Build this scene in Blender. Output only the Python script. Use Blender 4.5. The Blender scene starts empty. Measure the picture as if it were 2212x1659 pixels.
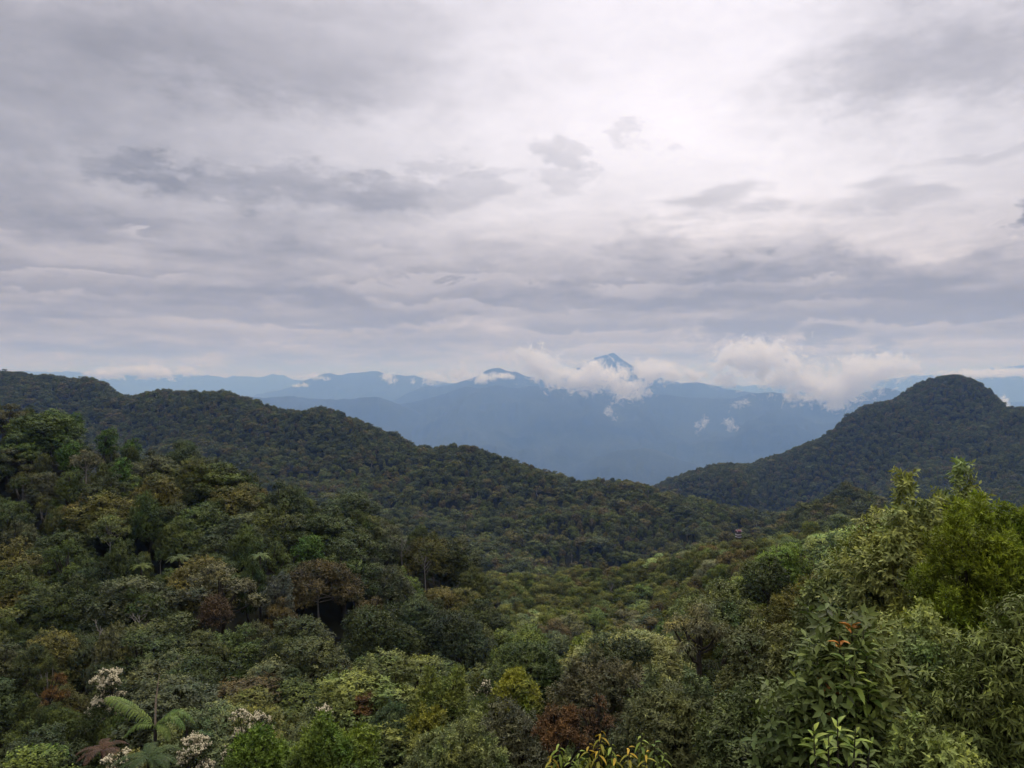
import bpy, math, random
import numpy as np
from mathutils import Vector, Matrix, noise as mnoise

# ------------------------------------------------------------------ camera, sky, sun, exposure
sc = bpy.context.scene
COL = sc.collection
FOC = 1703.0            # focal length in units of a 2212-wide frame
U0, V0 = 1106.0, 829.5
cam_d = bpy.data.cameras.new('camera')
cam = bpy.data.objects.new('camera', cam_d); COL.objects.link(cam)
cam_d.sensor_width = 36.0
cam_d.lens = 36.0 * FOC / 2212.0
cam_d.clip_start = 0.2; cam_d.clip_end = 90000.0
cam.location = (0, 0, 0)
cam.rotation_euler = (math.radians(90), 0, 0)
sc.camera = cam
sc.view_settings.view_transform = 'Standard'
sc.view_settings.look = 'None'
sc.view_settings.exposure = 0.0
sc.view_settings.gamma = 1.0
sc.view_settings.use_curve_mapping = False

SUN_AZ, SUN_EL = 14.0, 54.0      # degrees right of the view axis, above the horizon
sun_d = bpy.data.lights.new('sun', 'SUN'); sun_d.energy = 1.5; sun_d.angle = math.radians(16)
sun_d.color = (1.0, 0.93, 0.82)
sun = bpy.data.objects.new('sun', sun_d); COL.objects.link(sun)
_sd = Vector((math.sin(math.radians(SUN_AZ)) * math.cos(math.radians(SUN_EL)),
              math.cos(math.radians(SUN_AZ)) * math.cos(math.radians(SUN_EL)), math.sin(math.radians(SUN_EL))))
sun.rotation_euler = _sd.to_track_quat('Z', 'Y').to_euler()
sun.location = _sd * 300.0

world = bpy.data.worlds.new('World'); sc.world = world; world.use_nodes = True


class NT:
    """small helper to write node trees as expressions"""
    def __init__(self, tree):
        self.t = tree; self.n = tree.nodes; self.l = tree.links

    def node(self, kind, **kw):
        nd = self.n.new(kind)
        for k, v in kw.items():
            setattr(nd, k, v)
        return nd

    def put(self, sock, val):
        if isinstance(val, bpy.types.NodeSocket):
            self.l.new(val, sock)
        elif val is not None:
            sock.default_value = val

    def m(self, op, a, b=None, c=None, clamp=False):
        nd = self.node('ShaderNodeMath', operation=op, use_clamp=clamp)
        self.put(nd.inputs[0], a)
        if b is not None: self.put(nd.inputs[1], b)
        if c is not None: self.put(nd.inputs[2], c)
        return nd.outputs[0]

    def v(self, op, a, b=None, scale=None):
        nd = self.node('ShaderNodeVectorMath', operation=op)
        self.put(nd.inputs[0], a)
        if b is not None: self.put(nd.inputs[1], b)
        if scale is not None: self.put(nd.inputs['Scale'], scale)
        return nd.outputs['Value'] if op in ('LENGTH', 'DOT_PRODUCT', 'DISTANCE') else nd.outputs[0]

    def xyz(self, x, y, z):
        nd = self.node('ShaderNodeCombineXYZ')
        self.put(nd.inputs[0], x); self.put(nd.inputs[1], y); self.put(nd.inputs[2], z)
        return nd.outputs[0]

    def sep(self, v):
        nd = self.node('ShaderNodeSeparateXYZ'); self.put(nd.inputs[0], v)
        return nd.outputs

    def noise(self, vec, scale=1.0, detail=4.0, rough=0.5, dist=0.0, color=False, dims='3D'):
        nd = self.node('ShaderNodeTexNoise', noise_dimensions=dims)
        self.put(nd.inputs['Vector'], vec); nd.inputs['Scale'].default_value = scale
        nd.inputs['Detail'].default_value = detail; nd.inputs['Roughness'].default_value = rough
        nd.inputs['Distortion'].default_value = dist
        return nd.outputs['Color' if color else 'Fac']

    def remap(self, x, a, b, c=0.0, d=1.0, smooth=True):
        nd = self.node('ShaderNodeMapRange', interpolation_type='SMOOTHSTEP' if smooth else 'LINEAR')
        self.put(nd.inputs[0], x)
        for i, q in enumerate((a, b, c, d)):
            self.put(nd.inputs[1 + i], q)
        return nd.outputs[0]

    def mix(self, fac, a, b, blend='MIX'):
        nd = self.node('ShaderNodeMix', data_type='RGBA', blend_type=blend)
        self.put(nd.inputs[0], fac); self.put(nd.inputs[6], a); self.put(nd.inputs[7], b)
        return nd.outputs[2]

    def ramp(self, fac, stops, interp='LINEAR'):
        nd = self.node('ShaderNodeValToRGB'); self.put(nd.inputs[0], fac)
        cr = nd.color_ramp; cr.interpolation = interp
        while len(cr.elements) < len(stops): cr.elements.new(0.5)
        for e, (p, c) in zip(cr.elements, stops):
            e.position = p; e.color = (*c, 1.0)
        return nd.outputs[0]


def build_world():
    w = NT(world.node_tree); w.n.clear()
    out = w.node('ShaderNodeOutputWorld'); bg = w.node('ShaderNodeBackground')
    sky = w.node('ShaderNodeTexSky', sky_type='NISHITA')
    sky.sun_disc = False; sky.sun_elevation = math.radians(SUN_EL); sky.sun_rotation = math.radians(SUN_AZ)
    sky.altitude = 1500.0; sky.dust_density = 2.0
    d = w.v('NORMALIZE', w.node('ShaderNodeTexCoord').outputs['Generated'])
    x, y, z = w.sep(d)
    zc = w.m('MAXIMUM', z, 0.0)
    az = w.m('MULTIPLY', w.m('ARCTAN2', x, y), 57.2958)
    el = w.m('MULTIPLY', w.m('ARCSINE', zc), 57.2958)
    # cloud sheet seen in perspective: direction projected on a layer overhead
    den = w.m('ADD', zc, 0.22)
    q = w.xyz(w.m('DIVIDE', x, den), w.m('DIVIDE', y, den), w.m('MULTIPLY', zc, 1.5))
    big = w.noise(q, 0.75, 4.0, 0.55, 0.4)
    mid = w.noise(w.v('ADD', q, (7.3, 2.1, 0.4)), 2.0, 5.0, 0.58, 0.5)
    fine = w.noise(w.v('ADD', q, (1.7, 9.1, 3.4)), 5.5, 4.0, 0.6, 0.3)
    # ragged edges for the cloud masses: warp the direction with noise
    ang = w.xyz(w.m('MULTIPLY', az, 0.10), w.m('MULTIPLY', el, 0.22), 0.0)
    wx = w.noise(ang, 1.0, 4.0, 0.6, 0.0, dims='2D'); wy = w.noise(w.v('ADD', ang, (31.7, 12.3, 0.0)), 1.0, 4.0, 0.6, 0.0, dims='2D')
    vx = w.noise(ang, 3.2, 5.0, 0.68, 0.0, dims='2D'); vy = w.noise(w.v('ADD', ang, (7.7, 52.3, 0.0)), 3.2, 5.0, 0.68, 0.0, dims='2D')
    azw = w.m('ADD', az, w.m('ADD', w.m('MULTIPLY', w.m('SUBTRACT', wx, 0.5), 11.0), w.m('MULTIPLY', w.m('SUBTRACT', vx, 0.5), 6.0)))
    elw = w.m('ADD', el, w.m('ADD', w.m('MULTIPLY', w.m('SUBTRACT', wy, 0.5), 4.5), w.m('MULTIPLY', w.m('SUBTRACT', vy, 0.5), 3.4)))

    def mass(u, v, wu, wv, amp, rag=1.0, sharp=False):
        a0 = math.degrees(math.atan((u - U0) / FOC)); ca = math.cos(math.radians(a0))
        e0 = math.degrees(math.atan((V0 - v) / FOC * ca))
        k = 57.3 / FOC * ca
        dx = w.m('DIVIDE', w.m('SUBTRACT', azw if rag else az, a0), wu * k * ca)
        dy = w.m('DIVIDE', w.m('SUBTRACT', elw if rag else el, e0), wv * k)
        r2 = w.m('ADD', w.m('MULTIPLY', dx, dx), w.m('MULTIPLY', dy, dy))
        if sharp:
            g = w.remap(r2, 0.0, 2.3, 1.0, 0.0)
        else:
            g = w.m('EXPONENT', w.m('MULTIPLY', r2, -0.7))
        return w.m('MULTIPLY', g, amp)

    # overcast brightens towards the zenith; the cloud is thinnest before the sun
    B = w.m('ADD', w.m('MULTIPLY', w.m('POWER', zc, 1.4), 0.75), 0.48)
    B = w.m('ADD', B, mass(1620, 290, 740, 330, 0.44, rag=0))
    # broad dark and light masses of the overcast
    MASSES = [
        (250, 330, 620, 330, -0.11), (1100, 750, 1900, 85, -0.15), (1750, 640, 520, 65, -0.08), (300, 60, 420, 70, -0.06),
        (120, 130, 420, 170, -0.18), (780, 70, 300, 100, -0.20), (640, 190, 260, 60, -0.10), (60, 300, 220, 60, -0.07),
        (2080, 120, 330, 105, -0.48), (1840, 150, 160, 60, -0.12), (1800, 10, 300, 40, -0.12),
        (560, 250, 330, 45, 0.10), (1050, 260, 200, 90, 0.06),
        (1500, 600, 420, 55, -0.26), (1900, 640, 420, 75, -0.26), (2080, 690, 300, 30, -0.10), (1150, 640, 260, 45, -0.10),
        (620, 560, 330, 45, -0.13), (250, 620, 420, 34, -0.11), (900, 648, 330, 20, -0.12),
        (120, 480, 240, 30, -0.07), (1250, 520, 120, 40, -0.10), (2000, 700, 400, 22, -0.14),
    ]
    for t in MASSES:
        B = w.m('ADD', B, mass(*t))
    PUFFS = [
        (660, 412, 290, 34, -0.17), (335, 368, 80, 26, -0.13), (860, 425, 120, 26, -0.10),
        (1190, 328, 52, 24, -0.20), (1195, 385, 45, 30, -0.15), (970, 352, 34, 18, -0.10), (1365, 306, 40, 24, -0.16), (1060, 372, 40, 18, -0.10),
        (2235, 430, 60, 55, -0.42), (1400, 535, 130, 36, -0.14), (1050, 540, 80, 30, -0.09),
        (920, 612, 140, 26, 0.10), (2000, 515, 150, 30, 0.08), (1440, 610, 60, 16, 0.10), (1090, 600, 60, 24, 0.06), (980, 690, 170, 12, 0.10),
        (640, 715, 160, 10, 0.08), (1650, 745, 170, 14, 0.13), (1180, 770, 130, 26, 0.04), (300, 795, 140, 14, 0.10), (1950, 740, 150, 16, 0.05),
    ]
    for t in PUFFS:
        B = w.m('ADD', B, mass(*t, sharp=True))
    # texture of the layer
    B = w.m('ADD', B, w.m('MULTIPLY', w.m('SUBTRACT', big, 0.5), 0.40))
    B = w.m('ADD', B, w.m('MULTIPLY', w.m('SUBTRACT', mid, 0.5), 0.38))
    B = w.m('ADD', B, w.m('MULTIPLY', w.m('SUBTRACT', fine, 0.5), 0.22))
    # low banks: lit upper rims over darker undersides (difference of the noise up and down)
    s1 = w.xyz(w.m('MULTIPLY', az, 0.085), w.m('MULTIPLY', el, 0.42), 0.0)
    s2 = w.v('ADD', s1, (0.02, 0.16, 0.0))
    rel = w.m('SUBTRACT', w.noise(s1, 1.6, 5.0, 0.55, 0.0, dims='2D'), w.noise(s2, 1.6, 5.0, 0.55, 0.0, dims='2D'))
    low = w.remap(el, 2.0, 17.0, 1.0, 0.12)
    B = w.m('ADD', B, w.m('MULTIPLY', w.m('MULTIPLY', rel, low), 0.45))
    st = w.noise(w.xyz(w.m('MULTIPLY', az, 0.035), w.m('MULTIPLY', el, 0.9), 0.0), 1.3, 4.0, 0.6, 0.0, dims='2D')
    B = w.m('ADD', B, w.m('MULTIPLY', w.m('MULTIPLY', w.m('SUBTRACT', st, 0.5), w.remap(el, 1.0, 9.0, 1.0, 0.0)), 0.35))
    # banks of cumulus one behind the other: lumpy lit rims, grey bases
    n1 = w.noise(w.xyz(w.m('MULTIPLY', az, 0.22), w.m('MULTIPLY', el, 0.60), 0.0), 1.0, 6.0, 0.64, 0.35, dims='2D')
    n0 = w.noise(w.xyz(w.m('MULTIPLY', az, 0.055), w.m('MULTIPLY', el, 0.33), 0.0), 1.0, 2.0, 0.5, dims='2D')
    nh = w.noise(w.xyz(w.m('MULTIPLY', az, 0.085), w.m('ADD', w.m('MULTIPLY', el, 0.30), 40.0), 0.0), 1.0, 3.0, 0.5, dims='2D')

    def bank(B, e0, amp, thick, bright, dark, op, seed, lo=0.41, hi=0.58):
        edge = w.m('ADD', w.m('MULTIPLY', w.m('SUBTRACT', n0, 0.5), amp * 2.0), w.m('MULTIPLY', w.m('SUBTRACT', n1, 0.5), amp * 3.6))
        h = w.m('SUBTRACT', w.m('ADD', e0, edge), el)
        on = w.m('MULTIPLY', w.remap(h, 0.0, 0.35), w.remap(h, thick * 0.9, thick * 2.2, 1.0, 0.0))
        there = w.remap(nh, lo, hi)
        sh = w.m('ADD', bright, w.m('MULTIPLY', w.remap(h, 0.0, thick), dark - bright))
        sh = w.m('ADD', sh, w.m('MULTIPLY', w.m('SUBTRACT', n1, 0.5), 0.22))
        return w.m('ADD', B, w.m('MULTIPLY', w.m('SUBTRACT', sh, B), w.m('MULTIPLY', w.m('MULTIPLY', on, there), op)))
    for k, t in enumerate([(14.5, 1.3, 1.8, 0.56, 0.36, 0.45, 0.50, 0.62), (9.6, 1.2, 2.2, 0.64, 0.33, 0.65), (7.6, 1.0, 1.8, 0.58, 0.30, 0.75), (5.9, 0.8, 1.4, 0.54, 0.30, 0.75), (4.3, 0.6, 1.1, 0.60, 0.38, 0.7), (3.0, 0.5, 0.8, 0.64, 0.42, 0.7), (1.9, 0.35, 0.6, 0.66, 0.46, 0.6)]):
        B = bank(B, *t[:6], 3.1 + 5.3 * k, *t[6:])
    B = w.m('MINIMUM', w.m('SMOOTH_MAX', B, 0.27, 0.12), 1.25)
    tint = w.mix(w.remap(el, 3.0, 15.0, 0.0, 1.0), (1.06, 0.925, 0.93, 1), (1.0, 0.948, 1.02, 1))
    cl = w.v('SCALE', tint, scale=B)
    skyc = w.v('SCALE', sky.outputs[0], scale=0.1)
    fin = w.mix(0.93, skyc, cl)
    w.l.new(fin, bg.inputs['Color']); bg.inputs['Strength'].default_value = 1.0
    w.l.new(bg.outputs[0], out.inputs['Surface'])


build_world()
cy = sc.cycles
world.cycles.sampling_method = 'MANUAL'; world.cycles.sample_map_resolution = 256
cy.use_denoising = True
cy.max_bounces = 12; cy.diffuse_bounces = 2; cy.glossy_bounces = 2; cy.transmission_bounces = 2
cy.volume_bounces = 10; cy.transparent_max_bounces = 8
cy.volume_step_rate = 0.12; cy.volume_max_steps = 512
cy.use_light_tree = False; cy.sample_clamp_indirect = 6.0; cy.adaptive_threshold = 0.03

# ------------------------------------------------------------------ helpers
rng = np.random.default_rng(7)


def pt(u, v, d):
    """point seen at (u, v) of the 2212x1659 frame from the viewpoint, d metres ahead"""
    return np.array(((u - U0) / FOC * d, d, (V0 - v) / FOC * d))


def link(name, data, parent=None, kind=None, label=None, cat=None, group=None):
    o = bpy.data.objects.new(name, data); COL.objects.link(o)
    if parent is not None: o.parent = parent
    if kind: o['kind'] = kind
    if label: o['label'] = label
    if cat: o['category'] = cat
    if group: o['group'] = group
    return o


def mesh_np(name, verts, tris=None, quads=None, mats=(), attrs=None, smooth=False, mat_idx=None):
    """mesh from numpy arrays; attrs: {name: per-vertex float array}"""
    me = bpy.data.meshes.new(name)
    verts = np.asarray(verts, dtype=np.float32).reshape(-1, 3)
    nt = 0 if tris is None else len(tris); nq = 0 if quads is None else len(quads)
    idx = []
    if nt: idx.append(np.asarray(tris, dtype=np.int32).ravel())
    if nq: idx.append(np.asarray(quads, dtype=np.int32).ravel())
    idx = np.concatenate(idx)
    starts = np.concatenate([np.arange(nt) * 3, nt * 3 + np.arange(nq) * 4]).astype(np.int32)
    me.vertices.add(len(verts)); me.vertices.foreach_set('co', verts.ravel())
    me.loops.add(len(idx)); me.loops.foreach_set('vertex_index', idx)
    me.polygons.add(nt + nq); me.polygons.foreach_set('loop_start', starts)
    for m in mats: me.materials.append(m)
    if mat_idx is not None: me.polygons.foreach_set('material_index', np.asarray(mat_idx, dtype=np.int32))
    if smooth: me.polygons.foreach_set('use_smooth', np.ones(nt + nq, dtype=bool))
    if attrs:
        for k, a in attrs.items():
            at = me.attributes.new(k, 'FLOAT', 'POINT'); at.data.foreach_set('value', np.asarray(a, dtype=np.float32))
    me.update(calc_edges=True)
    return me


def vnoise(x, y, seed=0):
    """smooth value noise in [-1, 1], vectorised"""
    xi = np.floor(x).astype(np.int64); yi = np.floor(y).astype(np.int64)
    xf = x - xi; yf = y - yi
    sx = xf * xf * xf * (xf * (xf * 6 - 15) + 10); sy = yf * yf * yf * (yf * (yf * 6 - 15) + 10)

    def h(a, b):
        n = (a * 374761393 + b * 668265263 + seed * 974634777) & 0xffffffff
        n = ((n ^ (n >> 13)) * 1274126177) & 0xffffffff
        n = n ^ (n >> 16)
        return (n & 0xffff) / 32767.5 - 1.0
    return ((h(xi, yi) * (1 - sx) + h(xi + 1, yi) * sx) * (1 - sy) + (h(xi, yi + 1) * (1 - sx) + h(xi + 1, yi + 1) * sx) * sy)


def fbm(x, y, octv=4, seed=0, ridged=False):
    s = 0.0; a = 1.0; t = 0.0
    for o in range(octv):
        n = vnoise(x, y, seed + o * 17)
        if ridged: n = 1.0 - 2.0 * np.abs(n)
        s = s + a * n; t += a; a *= 0.5; x = x * 2.03 + 11.7; y = y * 2.03 - 5.3
    return s / t


def new_mat(name):
    m = bpy.data.materials.new(name); m.use_nodes = True
    t = NT(m.node_tree); t.n.clear()
    out = t.node('ShaderNodeOutputMaterial')
    return m, t, out


# ------------------------------------------------------------------ terrain of the near hills
# control points of the tree-top surface: u, v, depth, tree height there
C_NEAR = [
    (-300, 1600, 60, 6), (100, 1600, 45, 6), (400, 1600, 37, 6), (700, 1600, 26, 5), (1000, 1600, 22, 5), (1300, 1600, 18, 5), (1600, 1600, 13.5, 4.5), (1900, 1600, 10, 4), (2150, 1600, 9, 4), (2500, 1600, 8, 4),
    (-300, 1500, 66, 7), (100, 1500, 54, 7), (400, 1500, 52, 7), (700, 1505, 48, 7), (1000, 1480, 42, 6), (1300, 1470, 34, 6), (1600, 1440, 25, 5), (1850, 1370, 17, 5), (2100, 1330, 14, 5), (2500, 1300, 12, 5),
    (100, 1390, 70, 8), (450, 1400, 70, 8), (800, 1420, 70, 8), (1020, 1430, 62, 8), (1250, 1420, 50, 7), (1500, 1350, 42, 6), (1700, 1280, 36, 6), (1950, 1240, 26, 6), (2250, 1220, 22, 6),
    (100, 1220, 95, 9), (450, 1240, 92, 9), (700, 1270, 92, 9), (900, 1290, 94, 9), (1170, 1345, 180, 8), (1280, 1345, 185, 8), (1900, 1190, 50, 6), (2250, 1180, 45, 6),
    (-300, 1000, 132, 9), (100, 1050, 124, 9), (400, 1095, 117, 9), (650, 1148, 114, 9), (850, 1205, 120, 9), (960, 1270, 116, 8), (1000, 1340, 90, 8), (1200, 1300, 230, 8), (1330, 1300, 225, 8), (1440, 1275, 220, 8), (1600, 1225, 190, 7), (1780, 1180, 160, 7),
]
CREST_A = [(-500, 850, 170), (-250, 862, 165), (0, 895, 158), (120, 908, 154), (250, 935, 147), (420, 985, 141), (620, 1048, 138), (760, 1092, 138), (880, 1146, 141), (960, 1190, 140), (1030, 1242, 130), (1090, 1302, 115), (1135, 1362, 100)]
CREST_R = [(1225, 1408, 66), (1340, 1368, 62), (1450, 1318, 62), (1560, 1270, 64), (1700, 1208, 66), (1850, 1168, 68), (2050, 1165, 70), (2300, 1165, 72)]
CREST_S = [(1060, 1248, 300), (1250, 1240, 320), (1430, 1234, 310), (1540, 1217, 285), (1640, 1192, 255), (1750, 1166, 225), (1870, 1145, 205), (2050, 1150, 190), (2300, 1155, 180), (2700, 1150, 180)]
CREST_B = [(1290, 1218, 430), (1440, 1184, 440), (1560, 1162, 445), (1640, 1160, 450), (1700, 1132, 480), (1800, 1089, 500), (1880, 1084, 505), (1950, 1102, 495), (2150, 1112, 480), (2500, 1100, 460)]
CREST_C = [(-700, 760, 1250), (-400, 778, 1200), (-150, 793, 1150), (0, 801, 1100), (110, 811, 1080), (215, 823, 1050), (270, 856, 1000), (330, 842, 980), (400, 846, 960), (490, 846, 930), (560, 869, 900), (620, 886, 880), (700, 881, 850), (760, 902, 830), (850, 936, 810), (920, 966, 790), (990, 961, 770), (1060, 979, 750), (1130, 1001, 730), (1200, 1021, 720), (1300, 1036, 700), (1380, 1046, 690), (1450, 1072, 680), (1560, 1094, 670), (1660, 1107, 660), (1760, 1112, 650)]
CREST_D = [(1400, 1053, 1300), (1550, 1012, 1300), (1660, 987, 1300), (1740, 957, 1300), (1800, 927, 1300), (1838, 890, 1300), (1900, 867, 1300), (1960, 840, 1300), (2010, 819, 1300), (2075, 811, 1300), (2110, 819, 1290), (2140, 840, 1270), (2168, 874, 1230), (2212, 881, 1180), (2320, 885, 1150), (2600, 900, 1100), (2900, 900, 1100)]
FACE_C = [(-300, 950, 900), (100, 905, 950), (300, 945, 880), (480, 930, 830), (600, 1005, 740), (700, 960, 770), (800, 1065, 670), (900, 1040, 700), (1000, 1130, 600), (1100, 1060, 660), (1200, 1120, 590), (1100, 1205, 480), (980, 1195, 520), (1330, 1150, 560), (1400, 1125, 580), (1250, 1075, 650), (1550, 1132, 560)]
FACE_D = [(1480, 1082, 1120), (1600, 1098, 1000), (1700, 1098, 930), (1900, 1088, 930), (2100, 1088, 900), (1640, 1048, 1150), (1840, 985, 1160), (2050, 940, 1180), (2200, 960, 1080), (2060, 855, 1255), (2500, 1000, 1000), (1950, 1010, 1080)]


def ctrl():
    P = []

    def add(u, v, d, th): P.append((*pt(u, v, d), th))
    for c in C_NEAR: add(*c)
    for crest, th, back in ((CREST_A, 8, 0.10), (CREST_R, 6, 0.05), (CREST_S, 7, 0.10), (CREST_B, 7, 0.07), (CREST_C, 8, 0.06), (CREST_D, 8, 0.055)):
        for (u, v, d) in crest:
            add(u, v, d, th)
            add(u, v + back * FOC, d * 1.14, th)
            if crest is CREST_C or crest is CREST_D:
                add(u, v + 2.1 * back * FOC + 60, d * 1.45, th)
    for c in FACE_C + FACE_D: add(*c, 8)
    A = np.array(P)
    r = np.hypot(A[:, 0], A[:, 1])
    a = np.arctan2(A[:, 0], A[:, 1])
    t = (A[:, 2] - A[:, 3]) / r
    return a, np.log(r), t, A[:, 3]


_ca, _cl, _ct, _cth = ctrl()
_LW, _CC = 0.42, 0.02


def _phi(d2): return np.sqrt(d2 + _CC * _CC)


_n = len(_ca)
_K = _phi((_ca[:, None] - _ca[None]) ** 2 + (_LW * (_cl[:, None] - _cl[None])) ** 2) - 0.0
_P = np.stack([np.ones(_n), _ca, _LW * _cl], 1)
_M = np.zeros((_n + 3, _n + 3)); _M[:_n, :_n] = _K - 2e-4 * np.eye(_n); _M[:_n, _n:] = _P; _M[_n:, :_n] = _P.T
_W = np.linalg.solve(_M, np.concatenate([_ct, np.zeros(3)]))
_Wh = np.linalg.solve(_M, np.concatenate([_cth, np.zeros(3)]))


def _rbf(W, a, L):
    out = np.empty(len(a))
    for s in range(0, len(a), 20000):
        e = slice(s, s + 20000)
        k = _phi((a[e, None] - _ca[None]) ** 2 + (_LW * (L[e, None] - _cl[None])) ** 2)
        out[e] = k @ W[:_n] + W[_n] + W[_n + 1] * a[e] + W[_n + 2] * _LW * L[e]
    return out


def sstep(x, a, b):
    t = np.clip((x - a) / (b - a), 0, 1); return t * t * (3 - 2 * t)


KF = 1.8            # how far the country across the valley lies
FLOOR = -540.0 * KF


_cc = np.array([pt(*c) for c in CREST_C]); _cca = np.arctan2(_cc[:, 0], _cc[:, 1]); _ccr = np.hypot(_cc[:, 0], _cc[:, 1])


def ground(x, y):
    x = np.asarray(x, float); y = np.asarray(y, float)
    r = np.maximum(np.hypot(x, y), 0.5); a = np.arctan2(x, y)
    ac = np.clip(a, -0.95, 0.95); Lc = np.log(np.clip(r, 7.5, 2000.0))
    t = _rbf(_W, ac, Lc)
    side = sstep(np.abs(a), 0.75, 1.6)
    t = t * (1 - side) + (-0.30) * side
    z = t * r
    amp = np.clip((r - 150) / 500.0, 0, 1)
    rc = np.interp(a, _cca, _ccr)
    off = sstep(np.abs(np.log(r / rc)), 0.0, 0.16)
    dome = sstep(a, 0.18, 0.28) * sstep(r, 850.0, 950.0)
    z = z + amp * off * (1 - 0.5 * dome) * (19.0 * fbm(x / 140.0, y / 140.0, 3, 3, True) + 3.0 * fbm(x / 45.0, y / 45.0, 2, 9) - 13.0)
    z = z + 0.5 * fbm(x / 9.0, y / 9.0, 2, 21) * np.clip(r / 30, 0, 1)
    near = sstep(r, 2.5, 9.0)
    z = z * near + (-1.75 - 0.25 * r) * (1 - near)
    far = sstep(r, 1500.0, 3400.0)
    return z * (1 - far) + (FLOOR - 6) * far


def tree_h(x, y):
    r = np.hypot(x, y); a = np.clip(np.arctan2(x, y), -0.95, 0.95)
    return np.clip(_rbf(_Wh, a, np.log(np.clip(r, 7.5, 2000))), 3.5, 9.5)


mat_floor, t, out = new_mat('forest_floor')
bs = t.node('ShaderNodeBsdfPrincipled')
gp = t.node('ShaderNodeNewGeometry').outputs['Position']
t.l.new(t.ramp(t.noise(gp, 0.6, 5.0, 0.6), [(0.3, (0.014, 0.012, 0.007)), (0.6, (0.022, 0.024, 0.011)), (0.8, (0.035, 0.034, 0.018))]), bs.inputs['Base Color'])
bs.inputs['Roughness'].default_value = 0.95; bs.inputs['Specular IOR Level'].default_value = 0.1
t.l.new(bs.outputs[0], out.inputs['Surface'])

ang = np.concatenate([np.radians(np.arange(-52, 52.01, 0.4)), np.radians(np.arange(55, 305, 3.5))])
rad = np.exp(np.linspace(math.log(2.0), math.log(3500), 230))
AA, RR = np.meshgrid(ang, rad, indexing='ij')
gx = RR * np.sin(AA); gy = RR * np.cos(AA)
gz = ground(gx.ravel(), gy.ravel())
na, nr = AA.shape
ii, jj = np.meshgrid(np.arange(na), np.arange(nr - 1), indexing='ij')
i2 = (ii + 1) % na
quads = np.stack([ii * nr + jj, ii * nr + jj + 1, i2 * nr + jj + 1, i2 * nr + jj], -1).reshape(-1, 4)
gv = np.stack([gx.ravel(), gy.ravel(), gz], 1)
gv = np.concatenate([gv, [[0, 0, -1.75]]])
fan = np.stack([np.full(na, na * nr), np.arange(na) * nr, ((np.arange(na) + 1) % na) * nr], 1)
me = mesh_np('hills', gv, fan, quads, [mat_floor], smooth=True)
link('hills', me, kind='structure')

# ------------------------------------------------------------------ far mountains across the valley
RANGES = [
    # depth, front slope, back slope, crest in the frame
    (4400, 0.16, 0.3, [(1240, 1010), (1290, 985), (1335, 972), (1390, 968), (1425, 976), (1470, 995), (1540, 1020)]),
    (6100, 0.24, 0.4, [(420, 900), (500, 872), (540, 858), (580, 857), (620, 855), (655, 858), (690, 861), (755, 861), (782, 856), (817, 853), (835, 860), (857, 868), (900, 885), (960, 905)]),
    (6500, 0.21, 0.35, [(700, 905), (760, 890), (808, 879), (862, 872), (919, 861), (945, 854), (970, 845), (990, 838), (1010, 834), (1037, 838), (1066, 832), (1090, 834), (1120, 838), (1147, 832), (1174, 835), (1230, 840), (1320, 845), (1416, 850), (1483, 856), (1560, 859), (1590, 858), (1618, 849), (1645, 846), (1672, 846), (1707, 849), (1780, 858), (1860, 850), (1895, 838), (1912, 836), (1935, 842), (1990, 860), (2212, 890), (2500, 930)]),
    (8000, 0.33, 0.5, [(780, 885), (846, 864), (889, 845), (915, 834), (927, 830), (943, 834), (965, 831), (983, 828), (996, 823), (1020, 815), (1035, 808), (1050, 801), (1066, 794), (1076, 793), (1083, 794), (1093, 800), (1107, 803), (1112, 801), (1134, 810), (1180, 820), (1260, 826), (1383, 826), (1440, 829), (1483, 827), (1499, 823), (1531, 828), (1563, 838), (1630, 848), (1700, 858), (1850, 850), (2000, 860), (2300, 870)]),
    (9000, 0.5, 0.6, [(1150, 835), (1217, 806), (1250, 793), (1268, 782), (1285, 772), (1303, 765.5), (1313, 763), (1324, 760), (1330, 762.5), (1337, 768), (1349, 777), (1361, 787), (1390, 803), (1440, 820), (1500, 835)]),
    (10000, 0.3, 0.5, [(560, 850), (600, 840), (637, 831), (661, 820), (691, 810), (712, 804), (734, 807), (760, 806), (778, 804), (795, 801), (822, 802), (849, 807), (876, 811), (895, 810), (916, 815), (960, 822), (1050, 835), (1150, 840)]),
    (11500, 0.3, 0.5, [(1750, 835), (1880, 822), (1960, 812), (2040, 802), (2082, 798), (2110, 797), (2155, 795), (2170, 790), (2182, 788), (2212, 788), (2260, 792), (2400, 800), (2700, 815)]),
    (13500, 0.3, 0.5, [(-400, 812), (-100, 805), (100, 800), (230, 806), (330, 810), (416, 806), (457, 811), (489, 815), (503, 808), (527, 811), (560, 812), (588, 806), (602, 808), (615, 809), (634, 819), (700, 826), (900, 832), (1300, 836), (1700, 830), (2000, 828), (2600, 830)]),
]
fa = np.radians(np.arange(-46, 46.01, 0.13)); fy = KF * np.concatenate([np.arange(3300, 9600, 55), np.arange(9600, 14600, 110)])
FA, FY = np.meshgrid(np.tan(fa), fy, indexing='ij')
FX = FA * FY; FU = U0 + FA * FOC
NX, NY = FX / KF, FY / KF
fz = -522 + 26 * fbm(NX / 500, NY / 700, 4, 31) + np.clip((NY - 4200) / 3000, 0, 1) * 90
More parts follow.
